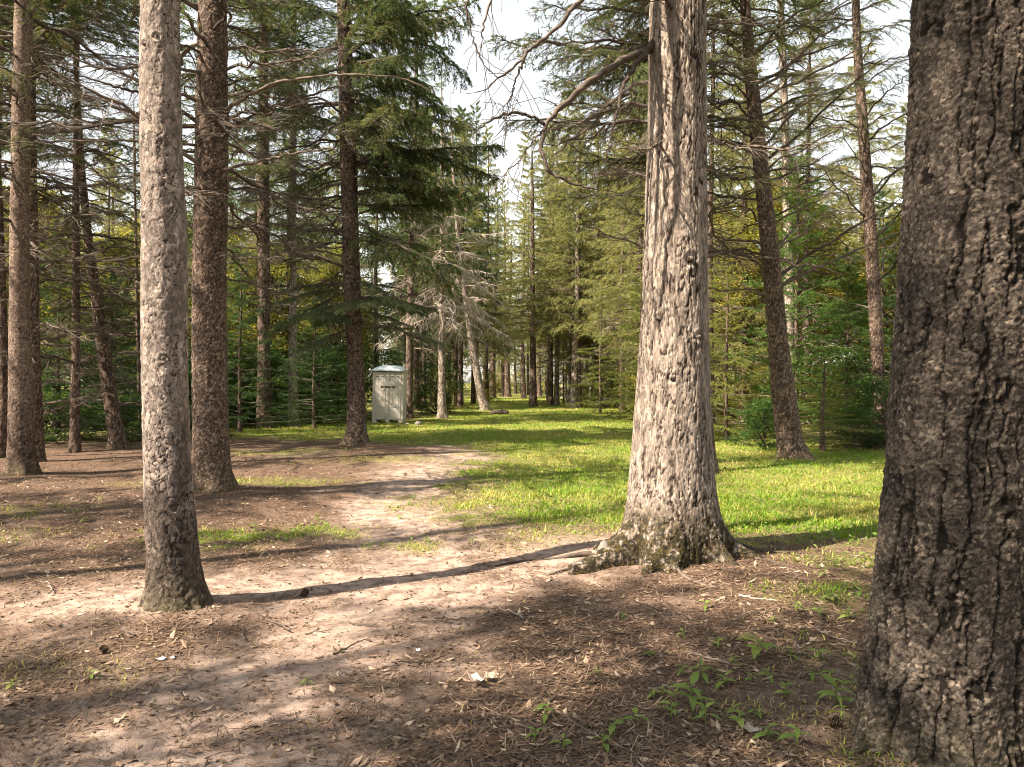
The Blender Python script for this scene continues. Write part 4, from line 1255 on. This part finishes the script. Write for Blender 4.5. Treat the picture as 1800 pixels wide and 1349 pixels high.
for (x, y, H, R) in [(-7.3, 27.5, 2.8, 1.5), (-7.0, 31.5, 3.2, 1.5), (-8.8, 27.2, 2.6, 1.5), (-10.5, 25, 2.4, 1.6), (-5.9, 34.5, 3.0, 1.3), (-12.2, 24.5, 2.2, 1.6), (-3.9, 38, 2.6, 1.5)]:
    shrub(x, y + 1.2, H, R, 'dark green leafy shrub beside the portable toilet clearing', 'dark shrubs at the back of the clearing')
for (x, y, H, R) in [(-14.2, 21, 1.6, 1.4), (-12.2, 20.5, 1.3, 1.2), (-16.5, 22.5, 2.2, 1.6), (-10.6, 21.2, 1.3, 1.2), (-8.9, 22.2, 1.0, 0.9)]:
    shrub(x, y, H, R, 'low shaded shrub under the left conifers', 'low shrubs under the left conifers')
for (x, y, H, R) in [(9.4, 19.3, 1.8, 1.3), (11.2, 20.2, 2.3, 1.5), (8.3, 18.6, 1.0, 0.9), (13.2, 21.5, 2.5, 1.6), (6.3, 19.2, 1.2, 1.0), (10.6, 18.6, 0.9, 0.9)]:
    shrub(x, y, H, R, 'dense undergrowth shrub at the edge of the right grass', 'undergrowth shrubs right of the grass')
for k in range(34):
    sd = 1 if k % 2 else -1
    y = 27 + 1.4 * k * frg.uniform(0.7, 1.1)
    x = sd * frg.uniform(7.5 + 0.03 * y, 8 + 0.40 * y)
    if sd > 0:
        shrub(x, y, frg.uniform(2.0, 3.4), frg.uniform(1.8, 2.6), 'yellowish thicket bush in the wood right of the grass', 'thicket bushes in the right wood', 'shrub_y')
    else:
        shrub(x - 1.5, y, frg.uniform(2.0, 3.4), frg.uniform(1.8, 2.6), 'dark thicket bush in the wood behind the left conifers', 'thicket bushes in the left wood', frg.choice(('shrub', 'shrub_y')))
for (x, y) in [(-13, 29), (-16, 28), (-19, 31), (-22, 29.5), (-12, 34), (-15.5, 35), (-24, 35), (-19.5, 38), (-10.2, 38.5), (-9.8, 29.5)]:
    shrub(x, y, frg.uniform(3.0, 4.4), frg.uniform(2.0, 2.7), 'tall dark thicket closing the view behind the left conifers', 'tall thicket behind the left conifers', 'shrub')
for (x, y, H, R) in [(5.6, 33, 2.2, 1.5), (7.5, 38, 2.5, 1.6), (-2.2, 62, 2.5, 1.7), (-4.8, 50, 2.6, 1.6), (7.5, 70, 2.5, 2), (1.5, 110, 3.2, 2.5), (-1.5, 112, 3.0, 2.5), (4.0, 108, 3, 2.4)]:
    shrub(x, y, H, R, 'sunlit bush between the trunks along the lane', 'bushes along the lane', 'shrub_y')

# trees out of the picture, to the left and behind, added so their crowns shade the foreground
for (x, y, z0, H, R) in [(-4.1, 0.5, 5.2, 15.2, 2.4), (-11.9, -1.8, 6.6, 15.8, 2.9), (-14.6, 1.3, 4.9, 15.0, 2.6), (-13.6, 4.9, 6.4, 14.6, 2.7), (-6.7, -0.9, 6.4, 16.8, 2.6),
                         (-11.3, 5.9, 6.0, 15, 2.0), (-17.5, 7.6, 6, 16, 2.2), (-18.5, 4.2, 6, 16, 2.2), (-9.2, 3.2, 8.0, 14, 1.5), (3.2, -6.0, 5, 16, 2.8), (7.0, -2.5, 5, 17, 2.8), (9.0, 2.5, 5, 16, 2.8), (-4.5, -8.0, 5, 17, 2.8), (11.5, 7.5, 5, 16, 2.8)]:
    far_spruce(x, y, 0.2, H, 'unseen shade giving spruce added beside the sandy path behind the viewer', 'spruces around the viewer', 0, z0=z0, kind='crown_thin' if x < -5 else 'crown', deadn=3, crown_r=R, exact=True)

# ------------------------------------------------------------------ portable toilet
px0, py0 = (683 - 900) / FPX * 30.2, 29.9
PT = thing('portable_toilet', 'beige plastic portable toilet with white roof standing on the grass', 'toilet', (px0, py0, float(gz(px0, py0)[0]) - 0.01), None, 0.02)
PT.rotation_euler = (0, 0.018, 0.02)


def part(name, boxes, mat, parent=PT, bev=0.012):
    acc = Acc()
    for b in boxes:
        acc.add(*box(None, *b))
    me = acc.build(name, [M[mat]])
    o = obj(name, me, parent)
    if bev:
        md = o.modifiers.new('bevel', 'BEVEL')
        md.width = bev
        md.segments = 2
    return o


part('body', [(-0.56, 0.56, 0.03, 1.15, 0.12, 2.02)], 'plastic')
part('corner_post', [(-0.60, -0.52, 0.0, 0.09, 0.10, 2.03)], 'plastic')
part('corner_post', [(0.52, 0.60, 0.0, 0.09, 0.10, 2.03)], 'plastic')
part('corner_post', [(0.53, 0.60, 1.08, 1.16, 0.10, 2.03)], 'plastic')
part('corner_post', [(-0.60, -0.53, 1.08, 1.16, 0.10, 2.03)], 'plastic')
part('centre_rib', [(-0.075, 0.035, -0.005, 0.06, 0.12, 1.98)], 'plastic')
for s, (a, b) in enumerate([(-0.50, -0.11), (0.07, 0.50)]):
    up_ = part('panel', [(a, b, 0.008, 0.05, 0.62, 1.93)], 'plastic')
    lo_ = part('panel', [(a, b, 0.008, 0.05, 0.14, 0.585)], 'plastic')
    for q in (0.25, 0.75):
        part('rib', [(a + (b - a) * q - 0.012, a + (b - a) * q + 0.012, -0.004, 0.03, 0.70, 1.75)], 'plastic', up_, bev=0.006)
        part('vent_slot', [(a + (b - a) * q - 0.06, a + (b - a) * q + 0.06, 0.001, 0.02, 1.80, 1.815)], 'plastic_dark', up_, bev=0)
        part('catch', [(a + (b - a) * q - 0.05, a + (b - a) * q + 0.05, -0.003, 0.02, 0.595, 0.612)], 'roof', lo_, bev=0)
bar_ = part('cross_bar', [(-0.29, 0.29, -0.035, 0.03, 1.42, 1.63)], 'plastic', bev=0.02)
for a, b in ((-0.285, -0.20), (-0.10, 0.06), (0.18, 0.27)):
    part('vent', [(a, b, -0.012, 0.02, 1.375, 1.417)], 'plastic_dark', bar_, bev=0)
for a in (-0.17, 0.13):
    part('lug', [(a - 0.035, a + 0.035, -0.02, 0.02, 1.27, 1.34)], 'plastic', bev=0.015)
part('cross_head', [(-0.10, 0.05, -0.03, 0.03, 1.632, 1.84)], 'plastic', bev=0.02)
part('skid', [(-0.58, -0.42, 0.0, 1.16, -0.02, 0.10)], 'plastic')
part('skid', [(0.42, 0.58, 0.0, 1.16, -0.02, 0.10)], 'plastic')
part('skid', [(-0.08, 0.06, 0.0, 1.16, -0.02, 0.118)], 'plastic')
# roof: shallow vault with an overhanging rim
us = np.linspace(-1, 1, 13)
acc = Acc()
prof = [(-0.05, 0.0), (-0.05, 0.035), (0.08, 0.13), (0.30, 0.20), (0.60, 0.225), (0.90, 0.20), (1.12, 0.13), (1.22, 0.035), (1.22, 0.0)]
V = []
for (yy, zz) in prof:
    for u_ in us:
        ed = (1 - abs(u_) ** 5)
        V.append((u_ * 0.63, yy, 2.03 + (zz if zz <= 0.035 else 0.035 + (zz - 0.035) * ed)))
V = np.array(V)
nu = len(us)
i = (np.arange(len(prof) - 1)[:, None] * nu + np.arange(nu - 1)[None, :]).ravel()
acc.add(V, np.stack([i, i + 1, i + nu + 1, i + nu], 1))
acc.add(*box(None, -0.63, 0.63, -0.048, 1.218, 2.018, 2.045))
roof_ = obj('roof', acc.build('roof', [M['roof']], False), PT)
part('roof_rim', [(-0.61, 0.61, -0.045, 0.03, 1.985, 2.012)], 'plastic_dark', roof_, bev=0)
part('vent_pipe', [(0.46, 0.56, 0.80, 0.90, 2.05, 2.34)], 'plastic', roof_, bev=0.03)


# ------------------------------------------------------------------ stones, stick, cone, scraps
def rock_mesh(name, seed, mat='stone'):
    rg = np.random.default_rng(seed)
    a = np.linspace(0, PI, 7); b = np.arange(10) * 2 * PI / 10
    V = np.array([(math.sin(p) * math.cos(q), math.sin(p) * math.sin(q), math.cos(p)) for p in a for q in b])
    V *= (1 + 0.28 * fbm(V * 1.6 + seed, 3, seed))[:, None]
    i = (np.arange(6)[:, None] * 10); j = np.arange(10)[None, :]; j2 = (j + 1) % 10
    F = np.stack([i + j, i + 10 + j, i + 10 + j2, i + j2], 2).reshape(-1, 4)
    return mesh_np(name, V, F, [M[mat]], None, True)


ROCK = [rock_mesh('rock', s) for s in range(3)]


def rock(u, v, w, h, label, k=0):
    x, y = gp(u, v)
    return tag(obj('rock', ROCK[k], None, (x, y, float(gz(x, y)[0]) + h * 0.25), (0, 0, k * 1.3), (w / 2, w / 2.4, h / 1.6)), label, 'rock')


rock(735, 747, 0.28, 0.16, 'small grey rock in the grass beside the portable toilet', 0)
rock(716, 747, 0.22, 0.08, 'flat beige stone at the corner of the portable toilet', 1)
rock(1062, 1003, 0.13, 0.24, 'upright greyish stone leaning on the old tree root', 2)
x, y = gp(877, 729)
V, F = tube(smooth_line([(-0.45, 0, 0.05), (0, 0.05, 0.13), (0.5, -0.02, 0.1)], 14), np.array([0.02] + [0.12] * 12 + [0.03]) * (1 + 0.1 * np.sin(np.arange(14) * 2.1)), 8)
lg = thing('fallen_log', 'short dark log lying on the lane grass by the leaning trunk', 'log', (x, y, float(gz(x, y)[0])))
obj('stem', mesh_np('stem', V, F, [M['twig']], None, True), lg)
V, F = tube(smooth_line([(0.1, 0, 0.15), (0.2, -0.1, 0.35), (0.32, -0.1, 0.42)], 8), np.linspace(0.04, 0.015, 8), 6)
obj('stub', mesh_np('stub', V, F, [M['twig']], None, True), lg)


def cone_mesh():
    acc = Acc()
    for k in range(52):
        t = k / 52
        az = k * 2.39996
        r = 0.021 * math.sin(PI * (0.12 + 0.83 * t)) ** 0.8
        z = 0.062 * t
        c, s = math.cos(az), math.sin(az)
        pts = np.array([(r * 0.35, -0.006, z), (r * 0.35, 0.006, z), (r * 1.15, 0.0075, z + 0.005), (r * 1.25, 0, z + 0.009), (r * 1.15, -0.0075, z + 0.005)])
        V = np.stack([pts[:, 0] * c - pts[:, 1] * s, pts[:, 0] * s + pts[:, 1] * c, pts[:, 2]], 1)
        acc.add(V, np.array([(0, 1, 2), (0, 2, 4), (4, 2, 3)]))
    V, F = tube([(0, 0, 0), (0, 0, 0.03), (0, 0, 0.06)], [0.010, 0.012, 0.004], 8)
    acc.add(V, F)
    return acc.build('pine_cone', [M['cone']])


CONE = cone_mesh()
for (u, v, s, lab) in [(530, 1042, 1.15, 'dark pine cone on bare sandy soil by the pine shadow'), (1455, 1300, 1.0, 'reddish pine cone near the foot of the big dark tree'), (188, 1141, 0.9, 'pine cone in the litter left of the white paper scraps')]:
    x, y = gp(u, v)
    tag(obj('pine_cone', CONE, None, (x, y, float(gz(x, y)[0]) + 0.022), (1.35, 0, u * 0.1), (s, s, s)), lab, 'pine cone')


def scrap(name, u, v, size, label, mat, curl, cat):
    x, y = gp(u, v)
    rg = np.random.default_rng(u)
    n = 6
    g_ = np.linspace(-0.5, 0.5, n)
    A, B = np.meshgrid(g_, g_)
    out = 1 - 0.35 * np.abs(B) * (np.abs(A) > 0.3)
    Z = curl * (A ** 2 + 0.7 * B ** 2) + 0.05 * rg.normal(0, 1, A.shape)
    V = np.stack([A.ravel() * out.ravel(), B.ravel() * 0.6, Z.ravel() + 0.08], 1) * size
    i = (np.arange(n - 1)[:, None] * n + np.arange(n - 1)[None, :]).ravel()
    me = mesh_np(name, V, np.stack([i, i + 1, i + n + 1, i + n], 1), [M[mat]], None, True)
    sol = obj(name, me, None, (x, y, float(gz(x, y)[0]) + 0.004), (0, 0, u * 0.37))
    md = sol.modifiers.new('thickness', 'SOLIDIFY')
    md.thickness = 0.001
    return tag(sol, label, cat)


scrap('paper_scrap', 283, 1152, 0.055, 'larger white paper scrap lying in the brown litter', 'paper', 0.3, 'paper')
scrap('paper_scrap', 303, 1149, 0.035, 'tiny white paper scrap next to the larger one', 'paper', 0.3, 'paper')
scrap('dry_leaf', 838, 1217, 0.10, 'upright curled pale dead leaf on the dark litter', 'twig_pale', 1.2, 'leaf')
scrap('dry_leaf', 862, 1208, 0.08, 'second pale curled leaf beside the upright dead leaf', 'twig_pale', 1.0, 'leaf')
scrap('dry_leaf', 735, 1144, 0.04, 'single small whitish leaf on the bare path', 'paper', 0.6, 'leaf')
scrap('dry_leaf', 1322, 1308, 0.09, 'long pale cream leaf in the sunlit needles', 'twig_pale', 0.5, 'leaf')

# fallen twigs
TW = []
for i in range(6):
    rg = np.random.default_rng(500 + i)
    P = np.stack([np.linspace(-0.5, 0.5, 12), np.cumsum(rg.normal(0, 0.02, 12)), 0.012 + 0.008 * np.abs(rg.normal(0, 1, 12))], 1)
    acc = Acc()
    acc.add(*tube(P, np.linspace(0.011, 0.004, 12), 5))
    for k in range(3):
        q = 3 + 3 * k
        d = np.array([0.12, (-1) ** k * 0.10, 0.02]) * (0.6 + rg.random())
        acc.add(*tube([P[q], P[q] + d * 0.5, P[q] + d], [0.005, 0.004, 0.002], 4))
    TW.append(acc.build('fallen_twig', [M['twig_pale' if i % 3 == 0 else 'twig']], True))
tw_px = [(620, 1130, .35), (700, 1105, .30), (560, 1100, .18), (480, 1085, .5), (200, 1105, .5), (770, 1088, .4), (80, 1030, .5), (1310, 1105, .5), (1010, 1130, .55), (1090, 1120, .6), (1250, 1170, .3), (1440, 1190, .4), (950, 1265, .35), (1390, 1150, .35),
         (1180, 1220, .25), (640, 1090, .2), (300, 1060, .4), (1470, 1130, .3), (1330, 1070, .25), (420, 1105, .3), (900, 1080, .3), (980, 1060, .25), (1140, 1075, .3), (730, 1170, .2), (150, 1190, .3), (1000, 1290, .3), (1260, 1260, .25), (340, 1230, .2)]
for (u, v, s) in tw_px:
    x, y = gp(u, v)
    tag(obj('fallen_twig', RNG.choice(TW), None, (x, y, float(gz(x, y)[0])), (0, 0, RNG.random() * 6.28), (s, s, 0.7)), 'thin fallen twig lying among the needle litter', 'twig', 'fallen twigs on the forest floor')


# ------------------------------------------------------------------ weeds with leaves of their own
def leaf_mesh(seed, wide=0.36):
    n = 7
    t = np.linspace(0, 1, n)
    wd = wide * 0.5 * np.sin(PI * t ** 0.8) * (1 + 0.12 * np.sin(t * 20 + seed))
    zc = 0.28 * t - 0.55 * t ** 2
    V = np.concatenate([np.stack([t, wd, zc + wd * 0.3], 1), np.stack([t, 0 * t, zc], 1), np.stack([t, -wd, zc + wd * 0.3], 1)])
    i = np.arange(n - 1)
    F = np.concatenate([np.stack([i, i + n, i + n + 1, i + 1], 1), np.stack([i + n, i + 2 * n, i + 2 * n + 1, i + n + 1], 1)])
    A = np.zeros((len(V), 3)); A[:, 0] = 0.35 + 0.3 * ((seed * 0.37) % 1)
    return mesh_np('leaf', V, F, [M['weed']], None, True, {'tint': A})


LEAF = [leaf_mesh(s, w) for s, w in enumerate((0.30, 0.36, 0.42, 0.26))]
ST_V, ST_F = tube([(0, 0, -0.02), (0.01, 0, 0.5), (0, 0.01, 1.0)], [0.028, 0.022, 0.014], 5)
A_ = np.zeros((len(ST_V), 3)); A_[:, 0] = 0.5
STEM = mesh_np('stem', ST_V, ST_F, [M['weed']], None, True, {'tint': A_})


def weed(u, v, size, label, nl=6, group='leafy weeds in the needle litter'):
    x, y = gp(u, v)
    t = thing('weed', label, 'plant', (x, y, float(gz(x, y)[0]) - 0.003), group, RNG.random() * 6.28)
    size *= 1.3
    hgt_ = size * RNG.uniform(0.5, 0.9)
    obj('stem', STEM, t, scale=(0.14, 0.14, hgt_))
    az = 0
    for k in range(nl):
        az += 2.4 + RNG.uniform(-0.3, 0.3)
        f = (k + 1) / nl
        s = size * RNG.uniform(0.65, 1.0) * (1.05 - 0.35 * f)
        obj('leaf', RNG.choice(LEAF), t, (0, 0, hgt_ * (0.25 + 0.75 * f)), (RNG.uniform(-0.3, 0.3), -RNG.uniform(-0.15, 0.75) * f, az), (s, s, s))


WL = 'small leafy green weed sprouting from the needle litter'
weed(1215, 1260, 0.135, 'largest yellow green leafy weed in the sunlit needles', 8)
weed(1335, 1165, 0.115, 'upright pale green weed with long leaves on dark litter', 7)
weed(1235, 1200, 0.085, 'low weed with rounded leaves beside the largest weed', 6)
weed(1470, 1255, 0.12, 'leafy weed close to the foot of the big dark tree', 8)
weed(1400, 1335, 0.10, 'broad leaved weed at the edge of the sunlit needles', 5)
for (u, v, s) in [(1240, 1085, .08), (1262, 1150, .07), (1275, 1215, .08), (1310, 1140, .06), (1430, 1210, .07), (1390, 1170, .06), (1460, 1070, .09), (1440, 1095, .07), (1500, 1165, .06), (1200, 1195, .06), (1320, 1210, .05), (1120, 1290, .08),
                  (1080, 1310, .07), (960, 1275, .07), (940, 1320, .07), (1050, 1195, .05), (1095, 1090, .05), (1150, 1240, .06), (1330, 1275, .06), (1290, 1270, .06), (1500, 1215, .06), (1410, 1130, .05), (1180, 1275, .09), (1240, 1290, .08), (1300, 1300, .08), (1350, 1320, .07), (1165, 1235, .07), (1480, 1295, .08), (1380, 1240, .07), (1440, 1170, .08), (1350, 1205, .06), (1290, 1180, .06), (1460, 1215, .07), (1060, 1335, .07), (990, 1340, .06), (1490, 1100, .08), (1400, 1090, .07), (1360, 1110, .05), (1470, 1000, .07), (1520, 1010, .07), (1200, 1130, .05), (1140, 1160, .05), (1450, 1030, .08), (1500, 1050, .07), (1410, 1055, .06),
                  (160, 1190, .05), (20, 1215, .06), (540, 1205, .05), (490, 945, .10), (520, 935, .10), (450, 930, .09), (560, 915, .09), (650, 955, .07), (750, 945, .07), (700, 905, .06), (100, 890, .08), (180, 880, .08), (60, 905, .07), (150, 915, .07), (830, 955, .07)]:
    weed(u, v, s, WL, RNG.choice((4, 5, 6)))


# ------------------------------------------------------------------ grass and litter
def fan_points(rg, n, d0, d1, power, wide=0.78):
    t = rg.random(n)
    if power == 1:
        d = d0 * (d1 / d0) ** t
    else:
        d = (d0 ** (1 - power) + t * (d1 ** (1 - power) - d0 ** (1 - power))) ** (1 / (1 - power))
    x = (rg.random(n) * 2 - 1) * (wide * d + 1.0)
    return x, d


def build_grass():
    rg = np.random.default_rng(5)
    x, y = fan_points(rg, 820000, 2.6, 75, 1.0)
    g, bare = ground_masks(x, y)
    p = np.stack([x, y, np.zeros_like(x)], 1)
    cl = fbm(p * 2.2, 3, 91)
    keep = rg.random(len(x)) < np.clip(g * (0.8 + 1.2 * cl), 0.0, 1) + 0.006 * (1 - bare)
    x, y, g, cl = x[keep], y[keep], g[keep], cl[keep]
    n = len(x)
    z = gz(x, y)
    h = (0.016 + 0.050 * rg.random(n) ** 2.2) * (0.5 + 0.6 * g) * (1 + 0.9 * cl) * (1 + 0.006 * y)
    w = 0.0022 + 0.00055 * y
    a = rg.random(n) * 2 * PI
    ln = np.stack([np.cos(a), np.sin(a)], 1) * (h * (0.3 + 0.9 * rg.random(n)))[:, None]
    sa = a + PI / 2 + rg.normal(0, 0.5, n)
    s = np.stack([np.cos(sa) * w, np.sin(sa) * w], 1)
    B = np.stack([x, y, z - 0.006], 1)
    mid = B + np.stack([ln[:, 0] * 0.35, ln[:, 1] * 0.35, h * 0.62], 1)
    tip = B + np.stack([ln[:, 0], ln[:, 1], h], 1)
    S = np.stack([s[:, 0], s[:, 1], np.zeros(n)], 1)
    near = y < 11
    dryness = np.clip(0.44 + 1.3 * fbm(np.stack([x, y, 0 * x], 1) * 0.5, 3, 95) + 0.35 * rg.normal(0, 1, n) - 0.2 * g, 0, 1) ** 1.5
    dryness = np.where(g < 0.15, 0.85, dryness)
    A = np.stack([np.clip(0.45 + 0.3 * cl + 0.25 * rg.normal(0, 1, n), 0, 1), 0.85 * dryness, 0 * x], 1)
    acc = Acc()
    q = near
    V = np.stack([B[q] - S[q], B[q] + S[q], mid[q] + S[q] * 0.7, mid[q] - S[q] * 0.7, tip[q]], 1).reshape(-1, 3)
    i = np.arange(q.sum())[:, None] * 5
    acc.add(V, np.concatenate([i + np.array([[0, 1, 2]]), i + np.array([[0, 2, 3]]), i + np.array([[3, 2, 4]])]), 0, np.repeat(A[q], 5, 0))
    q = ~near
    V = np.stack([B[q] - S[q], B[q] + S[q], tip[q]], 1).reshape(-1, 3)
    acc.add(V, np.arange(q.sum() * 3).reshape(-1, 3), 0, np.repeat(A[q], 3, 0))
    tag(obj('grass', acc.build('grass', [M['grass']])), 'short green and straw coloured grass of the clearing', 'grass', None, 'stuff')


build_grass()


def flat_bits(name, n, d0, d1, length, width, mat, label, cat, accept, seed, lift=0.006, tilt=0.25, curl=0.0, power=1.0):
    rg = np.random.default_rng(seed)
    x, y = fan_points(rg, n, d0, d1, power)
    g, bare = ground_masks(x, y)
    p = np.stack([x, y, np.zeros_like(x)], 1)
    cl = fbm(p * 2.5, 3, seed + 3)
    keep = rg.random(n) < accept(g, bare, cl)
    x, y = x[keep], y[keep]
    n = len(x)
    a = rg.random(n) * 2 * PI
    ls = length * (0.5 + rg.random(n)) * (1 + 0.03 * y)
    ws = width * (0.6 + 0.8 * rg.random(n)) * (1 + 0.06 * y)
    D = np.stack([np.cos(a), np.sin(a), rg.normal(0, tilt, n)], 1) * (ls / 2)[:, None]
    S = np.stack([-np.sin(a), np.cos(a), rg.normal(0, tilt, n)], 1) * (ws / 2)[:, None]
    C = np.stack([x, y, gz(x, y) + lift * (0.3 + rg.random(n))], 1)
    C[:, 2] = np.maximum(C[:, 2], gz(x, y) + np.abs(D[:, 2]) * 0.6)
    up = np.zeros((n, 3)); up[:, 2] = curl * ls
    if curl:
        V = np.stack([C - D + up, C - S * 1.0, C + D + up, C + S * 1.0], 1)
    else:
        V = np.stack([C - D - S, C - D + S, C + D + S, C + D - S], 1)
    V = V.reshape(-1, 3)
    i = np.arange(n)[:, None] * 4
    F = np.concatenate([i + np.array([[0, 1, 2]]), i + np.array([[0, 2, 3]])]) if curl else i + np.array([[0, 1, 2, 3]])
    A = np.stack([np.clip(0.45 + 0.28 * rg.normal(0, 1, n) + 0.2 * cl[keep], 0, 1), 0 * x, 0 * x], 1)
    acc = Acc()
    acc.add(V, F, 0, np.repeat(A, 4, 0))
    tag(obj(name, acc.build(name, [M[mat]])), label, cat, None, 'stuff')


flat_bits('needle_litter', 190000, 1.9, 16, 0.060, 0.0030, 'litter', 'brown fallen needles covering the forest floor', 'litter', lambda g, b, c: np.clip((1 - 0.9 * b) * (0.75 + 0.9 * c), 0.04, 1) * (1 - 0.7 * g), 201)
flat_bits('leaf_litter', 60000, 1.9, 18, 0.030, 0.014, 'deadleaf', 'small dead leaves and bark flakes on the forest floor', 'litter', lambda g, b, c: np.clip((1 - 0.85 * b) * (0.6 + 1.2 * c), 0.05, 1) * (1 - 0.6 * g), 202, curl=0.12)
flat_bits('bark_flakes', 16000, 1.9, 14, 0.045, 0.020, 'litter', 'dark bark flakes and cone scales on the forest floor', 'litter', lambda g, b, c: np.clip((1 - 0.6 * b) * (0.5 + 1.4 * c), 0.03, 1) * (1 - 0.7 * g), 207, curl=0.10)
flat_bits('clover', 30000, 5.0, 22, 0.034, 0.026, 'weed', 'low broad leaved ground cover growing in the grass', 'ground cover', lambda g, b, c: np.clip(g * (0.25 + 1.4 * c), 0, 1) * 0.8, 203, lift=0.05, curl=0.1, tilt=0.3)


def build_gravel():
    rg = np.random.default_rng(301)
    x, y = fan_points(rg, 16000, 1.9, 9, 1.0)
    g, bare = ground_masks(x, y)
    keep = rg.random(len(x)) < bare * 0.8 + 0.05
    x, y = x[keep], y[keep]
    n = len(x)
    s = 0.0035 + 0.006 * rg.random(n) ** 3
    O = np.array([(1, 0, 0), (0, 1, 0), (-1, 0, 0), (0, -1, 0), (0, 0, 0.8), (0, 0, -0.6)], float)
    J = O[None] * (0.6 + 0.7 * rg.random((n, 6, 1)))
    a = rg.random(n) * 6.28
    Jx = J[:, :, 0] * np.cos(a)[:, None] - J[:, :, 1] * np.sin(a)[:, None]
    Jy = J[:, :, 0] * np.sin(a)[:, None] + J[:, :, 1] * np.cos(a)[:, None]
    V = np.stack([Jx, Jy, J[:, :, 2]], 2) * s[:, None, None] + np.stack([x, y, gz(x, y) + s * 0.15], 1)[:, None, :]
    f = np.array([(0, 1, 4), (1, 2, 4), (2, 3, 4), (3, 0, 4), (1, 0, 5), (2, 1, 5), (3, 2, 5), (0, 3, 5)])
    F = (np.arange(n)[:, None, None] * 6 + f[None]).reshape(-1, 3)
    tag(obj('gravel', mesh_np('gravel', V.reshape(-1, 3), F, [M['stone']])), 'fine grit scattered over the bare sandy path', 'gravel', None, 'stuff')


build_gravel()
